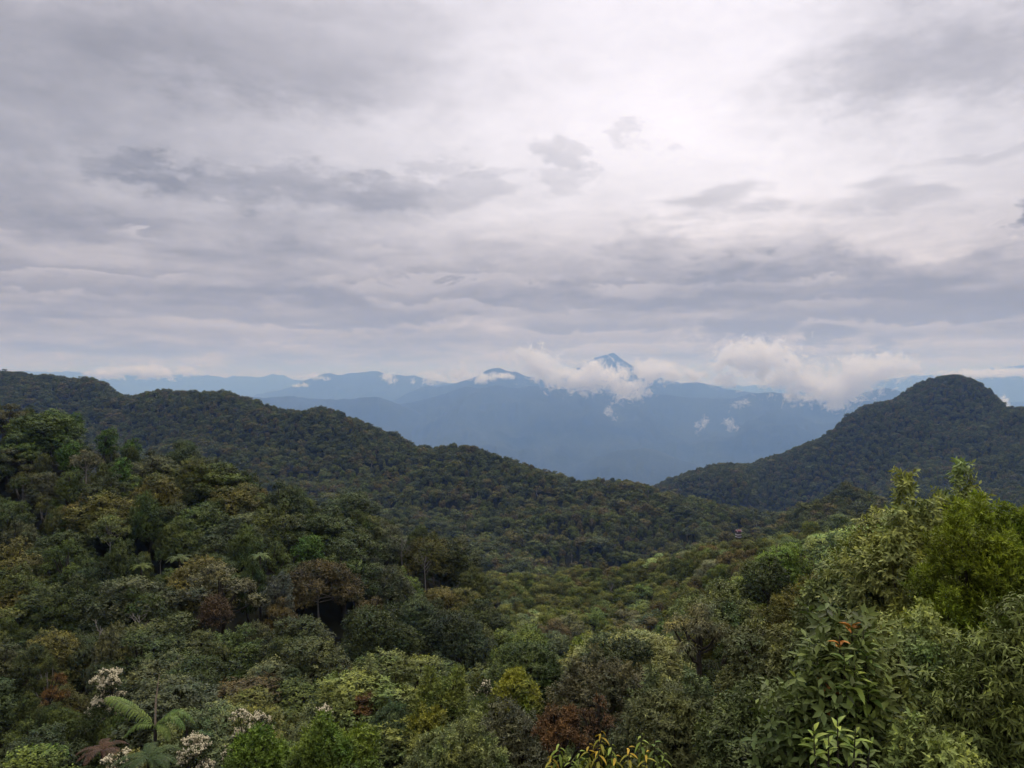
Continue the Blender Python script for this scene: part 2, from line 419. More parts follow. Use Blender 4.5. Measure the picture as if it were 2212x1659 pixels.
for k, (d, sf, sb, cr) in enumerate(RANGES):
    us = np.array([c[0] for c in cr], float); vs = np.array([c[1] for c in cr], float)
    vv = np.interp(FU, us, vs)
    over = np.maximum(us[0] - FU, 0) + np.maximum(FU - us[-1], 0)
    vv = vv + over * 0.25
    crest = (V0 - vv) / FOC * d
    crest = crest + d / FOC * 1.5 * fbm(FU / 14.0, FU * 0 + k * 9.1, 4, 50 + k)
    yc = d + 120 * fbm(NX / 500.0, NX * 0 + k, 3, 60 + k)
    dy = NY - yc
    prof = np.where(dy < 0, sf * -dy, sb * dy)
    wx_ = NX + 160 * fbm(NX / 600.0, NY / 600.0, 3, 90 + k); wy_ = NY + 160 * fbm(NX / 600.0 + 9, NY / 600.0, 3, 95 + k)
    spur = fbm(wx_ / 380.0 + 3 * k, wy_ / 620.0, 5, 70 + k, True)
    cut = np.clip(np.abs(dy) / 450.0, 0, 1)
    h = crest - prof * (1.0 + 0.25 * fbm(NX / 900.0, NY / 900.0, 2, 80 + k)) + 75 * cut * (spur - 0.72)
    fz = np.maximum(fz, h)
fz = fz * KF
na, nr = FA.shape
ii, jj = np.meshgrid(np.arange(na - 1), np.arange(nr - 1), indexing='ij')
quads = np.stack([ii * nr + jj, (ii + 1) * nr + jj, (ii + 1) * nr + jj + 1, ii * nr + jj + 1], -1).reshape(-1, 4)
mat_far, t, out = new_mat('distant_forest')
bs = t.node('ShaderNodeBsdfPrincipled')
gp = t.node('ShaderNodeNewGeometry').outputs['Position']
c1 = t.noise(gp, 0.0024, 7.0, 0.68); c2 = t.noise(gp, 0.03, 4.0, 0.7)
t.l.new(t.ramp(t.m('ADD', t.m('MULTIPLY', c1, 0.5), t.m('MULTIPLY', c2, 0.5)), [(0.35, (0.018, 0.026, 0.013)), (0.52, (0.035, 0.045, 0.022)), (0.66, (0.065, 0.075, 0.035))]), bs.inputs['Base Color'])
bs.inputs['Roughness'].default_value = 0.9; bs.inputs['Specular IOR Level'].default_value = 0.1
bp = t.node('ShaderNodeBump'); bp.inputs['Strength'].default_value = 0.8; bp.inputs['Distance'].default_value = 14.0
t.l.new(c2, bp.inputs['Height']); t.l.new(bp.outputs[0], bs.inputs['Normal'])
t.l.new(bs.outputs[0], out.inputs['Surface'])
me = mesh_np('mountains', np.stack([FX.ravel(), FY.ravel(), fz.ravel()], 1), None, quads, [mat_far], smooth=True)
link('mountains', me, kind='structure')
S = 19000.0 * KF
me = mesh_np('valley_floor', [(-S, -9000, FLOOR), (S, -9000, FLOOR), (S, S, FLOOR), (-S, S, FLOOR)], None, [(0, 1, 2, 3)], [mat_far])
link('valley_floor', me, kind='structure')

# ------------------------------------------------------------------ haze
def box_mesh(name, lo, hi, mat):
    x0, y0, z0 = lo; x1, y1, z1 = hi
    v = [(x0, y0, z0), (x1, y0, z0), (x1, y1, z0), (x0, y1, z0), (x0, y0, z1), (x1, y0, z1), (x1, y1, z1), (x0, y1, z1)]
    f = [(0, 3, 2, 1), (4, 5, 6, 7), (0, 1, 5, 4), (1, 2, 6, 5), (2, 3, 7, 6), (3, 0, 4, 7)]
    return mesh_np(name, v, None, f, [mat])


mat_haze, t, out = new_mat('haze_air')
pv = t.node('ShaderNodeVolumePrincipled')
pv.inputs['Color'].default_value = (0.28, 0.50, 1.0, 1)
pv.inputs['Absorption Color'].default_value = (0.9, 0.9, 0.9, 1)
pv.inputs['Density'].default_value = 0.00018 / KF
pv.inputs['Anisotropy'].default_value = 0.35
t.l.new(pv.outputs[0], out.inputs['Volume'])
link('haze', box_mesh('haze', (-S - 300, -9300, FLOOR - 8), (S + 300, S + 300, 395.0 * KF), mat_haze), kind='stuff')

# ------------------------------------------------------------------ low clouds drifting between the mountains
def cloud(blobs, d, label, seed, depth=1.0, dens=0.032, cut=0.30, nscale=0.016, namp=1.0, group='low clouds between the mountains'):
    """one cloud: a closed box with a scattering volume shaped by ellipsoids and eroded by noise"""
    d = d * KF; nscale = nscale / KF; dens = dens / KF
    cs = []
    for (u, v, ru, rv) in blobs:
        c = pt(u, v, d); k = d / FOC
        cs.append((c, (ru * k * 1.45, max(ru, rv * 1.5) * k * 0.9 * depth, rv * k * 1.55)))
    lo = np.min([c - np.array(r) * 1.05 for c, r in cs], 0); hi = np.max([c + np.array(r) * 1.05 for c, r in cs], 0)
    org = (lo + hi) / 2
    m, t, out = new_mat('cloud_vapour')
    P = t.node('ShaderNodeTexCoord').outputs['Object']
    f = None
    for c, r in cs:
        q = t.v('DIVIDE', t.v('SUBTRACT', P, tuple(c - org)), r)
        e = t.m('SUBTRACT', 1.0, t.v('LENGTH', q))
        f = e if f is None else t.m('SMOOTH_MAX', f, e, 0.15)
    po = t.v('ADD', P, (seed * 1811.0, seed * 397.0, 0))
    nz = t.noise(po, nscale, 8.0, 0.68, 0.8)
    bl = t.noise(t.v('ADD', po, (37.0, 11.0, 5.0)), nscale * 0.4, 3.0, 0.55)
    f = t.m('ADD', f, t.m('MULTIPLY', t.m('SUBTRACT', t.remap(nz, 0.30, 0.70, smooth=False), 0.62), 1.5 * namp))
    f = t.m('ADD', f, t.m('MULTIPLY', t.m('SUBTRACT', bl, 0.5), 1.3 * namp))
    rim = t.remap(t.m('SUBTRACT', 1.0, t.v('LENGTH', t.v('DIVIDE', P, tuple((hi - lo) / 2)))), -0.75, -0.35)
    # nothing may reach the walls of the box
    den = t.m('MULTIPLY', t.m('MULTIPLY', t.remap(f, cut, cut + 0.2), rim), dens)
    pv = t.node('ShaderNodeVolumePrincipled')
    pv.inputs['Color'].default_value = (1.0, 0.992, 0.992, 1); pv.inputs['Anisotropy'].default_value = 0.55
    t.l.new(den, pv.inputs['Density'])
    t.l.new(pv.outputs[0], out.inputs['Volume'])
    me = box_mesh('cloud', lo - org, hi - org, m)
    o = link('cloud', me, label=label, cat='cloud', group=group)
    o.location = org
    return o


cloud([(1135, 770, 34, 24), (1155, 782, 45, 30), (1180, 794, 50, 30), (1215, 810, 52, 30), (1255, 818, 50, 28), (1285, 803, 46, 22), (1345, 806, 40, 20), (1300, 816, 58, 24), (1345, 832, 48, 30), (1380, 850, 32, 20), (1410, 802, 58, 20), (1455, 808, 42, 14), (1500, 812, 30, 10)], 5600,
      'long white cloud bank trailing below the sharp blue summit', 1)
cloud([(1600, 772, 60, 30), (1650, 778, 75, 38), (1700, 806, 62, 40), (1742, 828, 55, 34), (1790, 846, 62, 30), (1838, 836, 55, 32), (1868, 802, 62, 32), (1915, 790, 65, 26), (1955, 796, 36, 14)], 5500,
      'broad V-shaped white cloud bank beside the dark domed hill', 2)
cloud([(1552, 822, 18, 13), (1566, 818, 24, 20), (1582, 826, 16, 12)], 5400, 'small round white cloud between the two big cloud banks', 3, nscale=0.02)
cloud([(1052, 816, 30, 9), (1082, 812, 30, 8), (1040, 822, 16, 9)], 6600, 'thin white cloud lying on the front of the twin-topped blue peak', 4, nscale=0.02)
cloud([(838, 814, 14, 10), (845, 822, 12, 11)], 7400, 'small white cloud in front of the far pale range', 5, nscale=0.02)
cloud([(893, 820, 10, 10), (905, 812, 10, 8)], 7400, 'tiny white puff just beside the ragged cloud left of the peak', 6, nscale=0.02)
cloud([(925, 818, 20, 13), (940, 812, 16, 13), (955, 820, 12, 9)], 7200, 'ragged white cloud left of the twin-topped blue peak', 7, nscale=0.018)
cloud([(985, 806, 14, 11), (1000, 802, 16, 14), (1012, 812, 12, 9)], 6900, 'upright white puff touching the left flank of the twin-topped peak', 18, nscale=0.02)
cloud([(680, 815, 22, 7), (700, 817, 14, 5)], 8000, 'flat white cloud over the left end of the pale range', 8, nscale=0.02)
cloud([(645, 832, 14, 5), (660, 833, 10, 4)], 8000, 'smallest flat white cloud below the left end of the pale range', 9, nscale=0.02)
cloud([(225, 806, 40, 10), (265, 800, 45, 14), (310, 803, 50, 13), (355, 806, 36, 11), (395, 801, 34, 12)], 8600, 'low white cloud row above the dip in the left ridge', 10, nscale=0.009)
cloud([(1318, 893, 12, 10), (1328, 903, 13, 8)], 5000, 'thin white wisp low on the slope below the long cloud bank', 11, nscale=0.034, cut=0.36, dens=0.018, namp=1.25)
cloud([(1310, 886, 6, 8)], 5000, 'faint upright wisp at the foot of the long cloud bank', 12, nscale=0.034, cut=0.36, dens=0.018, namp=1.25)
cloud([(1586, 879, 14, 11), (1602, 870, 18, 8)], 5100, 'white wisp under the small round cloud', 13, nscale=0.034, cut=0.36, dens=0.018, namp=1.25)
cloud([(1511, 919, 11, 15), (1522, 908, 11, 10)], 4900, 'upright white wisp in the middle of the blue valley', 14, nscale=0.034, cut=0.36, dens=0.018, namp=1.25)
cloud([(1571, 914, 12, 11), (1585, 925, 15, 8)], 4900, 'slanting white wisp lowest in the blue valley', 15, nscale=0.034, cut=0.36, dens=0.018, namp=1.25)
cloud([(2168, 866, 9, 14), (2176, 876, 7, 8)], 2600, 'small white cloud peeping from behind the domed hill', 16, nscale=0.05, cut=0.25, dens=0.06)
cloud([(2080, 808, 60, 9), (2150, 806, 70, 9), (2212, 804, 50, 10), (2260, 806, 60, 10)], 8000, 'long flat white cloud strip behind the domed hill', 17, nscale=0.012)

# ------------------------------------------------------------------ foliage materials
def leaf_material(name, far=False):
    m, t, out = new_mat(name)
    oi = t.node('ShaderNodeObjectInfo')
    tint = t.node('ShaderNodeAttribute', attribute_name='tint').outputs['Fac']
    if far:
        gp = t.node('ShaderNodeNewGeometry').outputs['Position']
        zone = t.noise(gp, 0.012, 3.0, 0.55)
        py = t.sep(gp)[1]
        px_ = t.sep(gp)[0]
        brown = t.m('MULTIPLY', t.m('MULTIPLY', t.remap(py, 135.0, 190.0), t.remap(py, 400.0, 320.0)), 0.34)     # the saddle carries a browner kind of forest
        pick = t.m('ADD', t.m('ADD', t.m('MULTIPLY', oi.outputs['Random'], 0.75), brown), t.m('MULTIPLY', t.m('SUBTRACT', zone, 0.37), 0.9), clamp=True)
        # darker-leaved kinds on the near left hill, its shade also put into the colour
        pick = t.m('MULTIPLY', pick, t.m('SUBTRACT', 1.0, t.m('MULTIPLY', t.m('MULTIPLY', t.remap(px_, 2.0, -14.0), t.remap(py, 190.0, 160.0)), 0.55)))
        base = t.ramp(pick, [(0.0, (0.030, 0.042, 0.014)), (0.18, (0.050, 0.064, 0.020)), (0.36, (0.072, 0.082, 0.030)), (0.52, (0.066, 0.086, 0.019)),
                             (0.68, (0.088, 0.088, 0.024)), (0.82, (0.092, 0.073, 0.029)), (0.92, (0.080, 0.110, 0.020)), (1.0, (0.120, 0.135, 0.036))])
    else:
        base = oi.outputs['Color']
    oc = t.node('ShaderNodeTexCoord').outputs['Object']
    mott = t.noise(t.v('ADD', oc, t.xyz(t.m('MULTIPLY', oi.outputs['Random'], 40.0), 0.0, 0.0)), 0.55, 3.0, 0.6)
    base = t.mix(t.remap(mott, 0.42, 0.66), base, t.mix(1.0, base, (1.22, 1.12, 0.85, 1), 'MULTIPLY'))
    base = t.mix(t.remap(mott, 0.5, 0.30), base, t.mix(1.0, base, (0.66, 0.85, 0.80, 1), 'MULTIPLY'))
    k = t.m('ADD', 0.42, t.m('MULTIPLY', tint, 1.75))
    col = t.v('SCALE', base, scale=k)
    young = t.remap(tint, 0.72, 1.0)  # yellower for new growth and for crown tops tinted as lit
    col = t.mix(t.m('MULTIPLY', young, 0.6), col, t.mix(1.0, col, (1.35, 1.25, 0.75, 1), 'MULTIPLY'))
    bs = t.node('ShaderNodeBsdfPrincipled'); t.l.new(col, bs.inputs['Base Color'])
    bs.inputs['Roughness'].default_value = 0.55; bs.inputs['Specular IOR Level'].default_value = 0.10 if far else 0.2
    tr = t.node('ShaderNodeBsdfTranslucent')
    t.l.new(t.mix(1.0, col, (1.25, 1.3, 0.6, 1), 'MULTIPLY'), tr.inputs['Color'])
    mx = t.node('ShaderNodeMixShader'); mx.inputs[0].default_value = 0.06
    t.l.new(bs.outputs[0], mx.inputs[1]); t.l.new(tr.outputs[0], mx.inputs[2])
    t.l.new(mx.outputs[0], out.inputs['Surface'])
    return m


def plain_material(name, stops, scale, rough=0.8, bump=0.0):
    m, t, out = new_mat(name)
    p = t.node('ShaderNodeTexCoord').outputs['Object']
    n = t.noise(p, scale, 5.0, 0.6)
    bs = t.node('ShaderNodeBsdfPrincipled'); t.l.new(t.ramp(n, stops), bs.inputs['Base Color'])
    bs.inputs['Roughness'].default_value = rough; bs.inputs['Specular IOR Level'].default_value = 0.2
    if bump:
        b = t.node('ShaderNodeBump'); b.inputs['Strength'].default_value = bump; b.inputs['Distance'].default_value = 0.03
        t.l.new(n, b.inputs['Height']); t.l.new(b.outputs[0], bs.inputs['Normal'])
    t.l.new(bs.outputs[0], out.inputs['Surface'])
    return m


M_LEAF = leaf_material('leaf')
M_LEAF_FAR = leaf_material('leaf_of_the_forest', True)
M_BARK = plain_material('bark', [(0.3, (0.030, 0.025, 0.018)), (0.7, (0.070, 0.060, 0.045))], 6.0, 0.9, 0.5)
M_PALEBARK = plain_material('pale_bark', [(0.3, (0.15, 0.135, 0.11)), (0.7, (0.32, 0.30, 0.27))], 5.0, 0.85, 0.4)
M_BLOSSOM = plain_material('blossom', [(0.3, (0.55, 0.48, 0.30)), (0.7, (0.74, 0.68, 0.48))], 3.0, 0.7)
M_SPEAR = plain_material('palm_spear', [(0.3, (0.30, 0.22, 0.17)), (0.7, (0.42, 0.34, 0.26))], 3.0, 0.7)

GOLD = 2.39996323


def unit(a): return a / np.maximum(np.linalg.norm(a, axis=-1, keepdims=True), 1e-9)


def frame(d):
    ref = np.where(np.abs(d[:, 2:3]) < 0.9, np.array([[0, 0, 1.0]]), np.array([[1.0, 0, 0]]))
    e1 = unit(np.cross(d, ref)); e2 = np.cross(d, e1)
    return e1, e2


class Leaves:
    """collects leaf blades, two folded triangles each"""
    def __init__(self): self.v = []; self.t = []

    def blades(self, base, tip, nrm, ln, wr, tint):
        side = unit(np.cross(tip, nrm)); up = np.cross(side, tip)
        ln = ln[:, None]
        mid = base + tip * ln * 0.45
        w = ln * wr * 0.5
        a = base; c = base + tip * ln - up * ln * 0.10
        b = mid + side * w + up * ln * 0.06; d = mid - side * w + up * ln * 0.06
        self.v.append(np.stack([a, b, c, d], 1).reshape(-1, 3)); self.t.append(np.repeat(tint, 4))

    def shoots(self, R, c, d, n, slen, leaf, wr, opening=1.0, droop=0.2, tmin=0.1, tvar=0.28, tbase=None):
        """c, d: shoot bases and directions; n leaves spiral up each"""
        M = len(c)
        k = np.arange(n)
        t = (tmin + (1 - tmin) * (k + 0.5) / n)[None] * np.ones((M, 1))
        az = GOLD * k[None] + R.uniform(0, 6.28, (M, 1)) + R.normal(0, 0.3, (M, n))
        op = opening * (1.25 - 0.55 * t) + R.normal(0, 0.22, (M, n))
        e1, e2 = frame(d)
        rad = e1[:, None] * np.cos(az)[..., None] + e2[:, None] * np.sin(az)[..., None]
        tip = d[:, None] * np.cos(op)[..., None] + rad * np.sin(op)[..., None]
        tip[..., 2] -= droop
        tip = unit(tip)
        nrm = unit(d[:, None] * 1.0 - rad * 0.2 + R.normal(0, 0.28, (M, n, 3)) + np.array([0, 0, 0.5]))
        sl = slen * R.uniform(0.6, 1.3, (M, 1))
        pos = c[:, None] + d[:, None] * (t * sl)[..., None]
        ln = leaf * R.uniform(0.65, 1.25, (M, n)) * (1.05 - 0.25 * t)
        tb = R.uniform(0.25, 0.6, (M, 1)) if tbase is None else tbase[:, None]
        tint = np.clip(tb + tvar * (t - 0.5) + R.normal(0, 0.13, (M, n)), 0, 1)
        self.blades(pos.reshape(-1, 3), tip.reshape(-1, 3), nrm.reshape(-1, 3), ln.ravel(), wr, tint.ravel())

    def arrays(self):
        v = np.concatenate(self.v); t = np.concatenate(self.t)
        n = len(v) // 4; i = np.arange(n)[:, None] * 4
        tr = np.concatenate([i + [0, 1, 2], i + [0, 2, 3]], 1).reshape(-1, 3)
        return v, tr, t


def tube(path, radii, sides=6):
    path = np.asarray(path, float); m = len(path)
    tan = unit(np.gradient(path, axis=0)); e1, e2 = frame(tan)
    th = np.arange(sides) / sides * 2 * math.pi
    ring = e1[:, None] * np.cos(th)[None, :, None] + e2[:, None] * np.sin(th)[None, :, None]
    v = (path[:, None] + ring * np.asarray(radii)[:, None, None]).reshape(-1, 3)
    q = []
    for i in range(m - 1):
        for j in range(sides):
            k = (j + 1) % sides
            q.append((i * sides + j, i * sides + k, (i + 1) * sides + k, (i + 1) * sides + j))
    return v, np.array(q)


def join(parts):
    V = []; Q = []; o = 0
    for v, q in parts:
        V.append(v); Q.append(q + o); o += len(v)
    return np.concatenate(V), np.concatenate(Q)


def clump_layout(R, style, Rc, Ht, crown):
    """centres and radii of the leaf clumps; z = 0 at the ground, crown = crown depth"""
    zc = Ht - crown
    out = []
    if style == 'dome':
        n = R.integers(13, 18)
        for k in range(n):
            f = (k + 0.5) / n; ph = k * GOLD + R.uniform(-.3, .3)
            zz = 1 - 1.12 * f; rr = math.sqrt(max(0, 1 - zz * zz))
            r = Rc * R.uniform(0.24, 0.50)
            out.append((rr * math.cos(ph) * (Rc * R.uniform(.85, 1.2) - r * .75), rr * math.sin(ph) * (Rc - r * .75), zc + (crown - r * .8) * max(zz, -.15) + R.uniform(-.2, .2) * Rc, r))
    elif style == 'oval':
        n = R.integers(10, 15)
        for k in range(n):
            f = (k + 0.5) / n; ph = k * GOLD
            z = zc + crown * (1 - f) * 0.9; rr = Rc * (0.25 + 0.65 * math.sin(math.pi * min(1, f * 0.85 + 0.12)))
            r = Rc * R.uniform(0.34, 0.5)
            out.append((rr * math.cos(ph) * .7, rr * math.sin(ph) * .7, z - r * .5, r))
    elif style == 'tier':
        for l in range(4):
            n = [1, 4, 5, 5][l]; z = zc + crown * (0.88 - 0.27 * l); rr = Rc * [0.0, 0.5, 0.75, 0.8][l]
            for k in range(n):
                ph = k * 6.283 / n + l * 1.1 + R.uniform(-.4, .4); r = Rc * R.uniform(0.3, 0.42)
                out.append((rr * math.cos(ph), rr * math.sin(ph), z + R.uniform(-.12, .12) * crown, r))
    elif style == 'sparse':
        n = R.integers(9, 13)
        for k in range(n):
            ph = k * GOLD; f = (k + .5) / n
            rr = Rc * math.sqrt(f) * 0.85
            out.append((rr * math.cos(ph), rr * math.sin(ph), zc + crown * (0.9 - 0.55 * f + R.uniform(-.15, .15)), Rc * R.uniform(0.2, 0.32)))
    elif style == 'bush':
        n = R.integers(11, 16)
        for k in range(n):
            f = (k + 0.5) / n; ph = k * GOLD + R.uniform(-.4, .4)
            rr = math.sqrt(f) * Rc * 0.78
            r = Rc * R.uniform(0.26, 0.44)
            out.append((rr * math.cos(ph), rr * math.sin(ph), zc + crown * (0.95 - 0.6 * f * f + R.uniform(-.18, .12)) - r, r))
        for k in range(5):
            ph = k * 1.2566; out.append((Rc * .6 * math.cos(ph), Rc * .6 * math.sin(ph), zc + crown * 0.1, Rc * .42))
        for k in range(5):
            ph = 0.6 + k * 1.2566; out.append((Rc * .42 * math.cos(ph), Rc * .42 * math.sin(ph), zc + crown * (0.30 + 0.08 * (k % 3)), Rc * .40))
    return np.array(out)


STYLE_FLAT = {'dome': 0.85, 'oval': 0.95, 'tier': 0.55, 'sparse': 0.7, 'bush': 1.0}


def make_tree(seed, style='dome', Rc=2.8, Ht=8.0, crown=3.6, leaf=0.26, wr=0.5, nleaf=6, dens=1.0, slen=None, opening=1.0, droop=0.15,
              tips=0.0, spires=(), spiky=0, trunk_r=None, upright=0.45, sides=6):
    """-> (trunk verts, quads), (leaf verts, tris, tint), clump list"""
    R = np.random.default_rng(seed)
    cl = clump_layout(R, style, Rc, Ht, crown)
    cl[:, 2] -= (cl[:, 2] + cl[:, 3] * STYLE_FLAT[style]).max() - Ht
    L = Leaves(); flat = STYLE_FLAT[style]
    dens = dens * (1.6 if leaf < 0.2 else 1.3 if leaf < 0.4 else 1.0)
    slen = slen or leaf * 1.4
    for j, (cx, cy_, cz, r) in enumerate(cl):
        n = int(dens * 9.0 * r * r / (leaf * leaf * nleaf * wr * 0.42))
        z = R.uniform(-0.55, 1, n); ph = R.uniform(0, 6.283, n); q = np.sqrt(1 - z * z)
        d = np.stack([q * np.cos(ph), q * np.sin(ph), z], 1)
        lump = 1 + 0.16 * np.sin(d[:, 0] * 7 + j) * np.sin(d[:, 1] * 6 + 2 * j) + 0.1 * np.sin(d[:, 2] * 9 + j)
        rr = r * lump * (1 - 0.30 * R.random(n) ** 2.0)
        p = d * rr[:, None] * np.array([1, 1, flat]) + [cx, cy_, cz]
        # drop what lies deep inside a neighbouring clump
        keep = np.ones(n, bool)
        for i, (bx, by, bz, br) in enumerate(cl):
            if i != j:
                keep &= (np.hypot(np.hypot(p[:, 0] - bx, p[:, 1] - by), (p[:, 2] - bz) / flat) > br * 0.72)
        p = p[keep]; d = d[keep]
        if len(p) == 0: continue
        sd = unit(d * np.array([1, 1, 0.8]) + [0, 0, upright] + R.normal(0, 0.3, p.shape))
        tb = np.clip(0.30 + 0.10 * R.standard_normal() + tips * np.clip(d[:, 2], 0, 1) + R.normal(0, 0.12, len(p)), 0, 1)  # leaves facing up are lighter: new growth, and top light put into the tint
        L.shoots(R, p - sd * slen * 0.5, sd, nleaf, slen, leaf, wr, opening, droop, tbase=tb)
    spires = list(spires)
    for k in range(spiky):
        c = cl[R.integers(len(cl))]; ph = R.uniform(0, 6.28); q = c[3] * R.uniform(0, .75)
        zt = c[2] + math.sqrt(max(c[3] ** 2 - q * q, 0)) * flat - Ht; hgt = R.uniform(0.5, 1.3) * c[3]
        spires.append((c[0] + q * math.cos(ph), c[1] + q * math.sin(ph), zt - 0.3 * hgt, zt + 0.6 * hgt, R.uniform(0.5, 1.0) * leaf))
    for (sx, sy, z0, z1, sr) in spires:
        z0 += Ht; z1 += Ht
        m = max(int((z1 - z0) / (leaf * 0.30)), 3); zz = np.linspace(z0, z1, m)
        tap = np.clip((z1 - zz) / (z1 - z0), 0.12, 1) ** 0.7
        for k in range(3):
            ph = R.uniform(0, 6.28, m); dd = unit(np.stack([np.cos(ph), np.sin(ph), np.full(m, 0.55)], 1))
            p = np.stack([sx + 0 * zz, sy + 0 * zz, zz], 1) + dd * (sr * tap * R.uniform(0.3, 0.8, m))[:, None]
            L.shoots(R, p, dd, nleaf, slen, leaf, wr, opening, droop, tbase=R.uniform(.5, .85, m))
    tr = trunk_r or (0.014 if style == 'bush' else 0.026) * Ht
    parts = []
    top = cl[:, :3].mean(0); bend = R.normal(0, 0.05 * Ht, 2)
    fork = np.array([bend[0], bend[1], max(Ht - crown * 1.15, Ht * 0.3)])
    parts.append(tube([(0, 0, -0.6), (bend[0] * .3, bend[1] * .2, fork[2] * .35), (bend[0] * .8, bend[1] * .7, fork[2] * .7), fork, (top[0], top[1], Ht - 0.3 * crown)],
                      [tr * 1.35, tr, tr * .85, tr * .7, tr * .25], sides))
    for (cx, cy_, cz, r) in cl:
        e = np.array([cx, cy_, cz]); b = fork + (np.array([top[0], top[1], Ht - .4 * crown]) - fork) * R.uniform(0, .6)
        mid = (b + e) / 2 + [0, 0, -0.08 * crown]
        parts.append(tube([b, mid, e, e + [0, 0, r * .5]], [tr * .42, tr * .3, tr * .2, tr * .06], 4))
    return join(parts), L.arrays(), cl


def tree_meshes(name, seed, bark=None, leafmat=None, **kw):
    (tv, tq), (lv, lt, tint), cl = make_tree(seed, **kw)
    trunk = mesh_np(name + '_trunk', tv, None, tq, [bark or M_BARK], smooth=True)
    crown = mesh_np(name + '_crown', lv, lt, None, [leafmat or M_LEAF], {'tint': tint})
    return trunk, crown, cl


def tree_joined(name, seed, leafmat, bark=None, **kw):
    kw.setdefault('opening', 1.4)
    (tv, tq), (lv, lt, tint), cl = make_tree(seed, **kw)
    v = np.concatenate([lv, tv]); ti = np.concatenate([tint, np.zeros(len(tv))])
    mi = np.concatenate([np.zeros(len(lt)), np.ones(len(tq))])
    return mesh_np(name, v, lt, tq + len(lv), [leafmat, bark or M_BARK], {'tint': ti}, mat_idx=mi)


def gz1(x, y): return float(ground(np.array([x]), np.array([y]))[0])


COLOURS = {
    'dark green': (0.042, 0.058, 0.016), 'grey-green': (0.080, 0.092, 0.040), 'olive': (0.092, 0.092, 0.022), 'brownish': (0.082, 0.068, 0.026),
    'fresh green': (0.075, 0.112, 0.018), 'blue-green': (0.052, 0.072, 0.030), 'mid green': (0.064, 0.088, 0.020), 'yellow-green': (0.150, 0.165, 0.022),
    'rust-red': (0.095, 0.056, 0.026), 'vivid green': (0.062, 0.120, 0.020), 'pale green': (0.135, 0.165, 0.052),
}
HEROES_D = {}
SIGHT = []       # (u, v, depth, half width, height) of what must stay in view
HEROES = []      # (x, y, radius) kept free of other trees


def plant(name, cat, label, u, v, d, meshes, colour, group=None, rot=None, trunk_name='trunk', sink=0.0, scale=1.0):
    """root Empty at the foot, trunk and crown below it"""
    x, y = (u - U0) / FOC * d, d
    root = link(name, None, label=label, cat=cat, group=group)
    root.location = (x, y, gz1(x, y) - sink); root.rotation_euler = (0, 0, rng.uniform(0, 6.28) if rot is None else rot)
    root.scale = (scale,) * 3
    tr, cr = meshes
    if tr is not None: link(trunk_name, tr, root)
    c = link('crown', cr, root); c.color = (*colour, 1.0)
    return root, c


def on_canopy(u, v, lift=0.0):
    """depth at which the sight line through (u, v) meets the tree tops"""
    ds = np.exp(np.linspace(math.log(14), math.log(420), 700)); P_ = np.array([pt(u, v, 1.0)]) * ds[:, None]
    hit = np.nonzero(ground(P_[:, 0], P_[:, 1]) + tree_h(P_[:, 0], P_[:, 1]) * 0.95 + lift >= P_[:, 2])[0]
    return float(ds[hit[0]]) if len(hit) else 150.0


def hero(name, cat, label, u, v, d, Rc, colour, seed, crown=None, rot=0.0, bark=None, keep=0.75, **kw):
    if d is None:
        d = on_canopy(u, v, 0.8)
    x, y = (u - U0) / FOC * d, d
    Ht = max((V0 - v) / FOC * d - gz1(x, y), 1.2)
    tr, cr, cl = tree_meshes(name, seed, bark, Rc=Rc, Ht=Ht, crown=min(crown or Rc * 1.3, Ht * 0.92), **kw)
    colour = COLOURS[colour] if isinstance(colour, str) else colour
    root, c = plant(name, cat, label, u, v, d, (tr, cr), colour, rot=rot)
    HEROES_D[u] = d; HEROES.append((x, y, Rc * keep)); SIGHT.append((u, v, d, Rc * FOC / d, min(Rc * 1.5, Ht) * FOC / d))
    return root, c, cl, Ht

# ------------------------------------------------------------------ plants one can single out
# right foreground
hero('tall_leafy_tree', 'tree', 'tall tree with upright leafy spires rising above its crown against the hill', 1975, 1105, 19.0, 2.0, (0.165, 0.192, 0.060), 101,
     style='bush', spiky=14, crown=3.4, leaf=0.17, wr=0.40, nleaf=9, slen=0.24, dens=0.95, droop=0.25, tips=0.3,
     spires=[(0.90, -0.5, -0.6, 1.15, 0.24), (-0.45, -0.5, -0.7, 0.92, 0.17), (0.45, -0.4, -0.6, 0.42, 0.22), (0.05, -0.6, -0.6, 0.25, 0.2), (1.25, -0.4, -0.8, 0.35, 0.26), (-0.8, -0.8, -1.0, 0.1, 0.26)])
hero('bright_bush', 'bush', 'vivid yellow-green fine-leaved bush at the right edge below the domed hill', 2140, 1112, 13.5, 1.25, (0.125, 0.165, 0.016), 102,
     style='bush', spiky=40, crown=2.2, leaf=0.085, wr=0.30, nleaf=12, slen=0.16, dens=0.8, opening=0.8, droop=-0.1, tips=0.45, upright=0.9)
hero('drooping_tree', 'tree', 'tree with long drooping pointed leaves in the lower right corner', 2170, 1290, 10.5, 1.15, (0.110, 0.140, 0.034), 103,
     style='bush', crown=2.9, leaf=0.13, wr=0.27, nleaf=8, slen=0.16, dens=0.8, droop=0.55, opening=1.15, tips=0.2)
hero('pale_shrub', 'shrub', 'pale green small-leaved shrub beside the orange-tipped large-leaved shrub', 1985, 1335, 12.5, 1.05, (0.165, 0.200, 0.060), 104,
     style='bush', spiky=26, crown=2.3, leaf=0.085, wr=0.5, nleaf=8, slen=0.14, dens=0.8, droop=0.2, tips=0.3)
hero('pale_shrub', 'shrub', 'low pale green shrub at the bottom edge under the drooping tree', 2010, 1560, 8.6, 0.6, (0.170, 0.205, 0.055), 105,
     style='bush', spiky=14, crown=1.4, leaf=0.085, wr=0.45, nleaf=8, slen=0.14, dens=0.8, droop=0.2, tips=0.35)
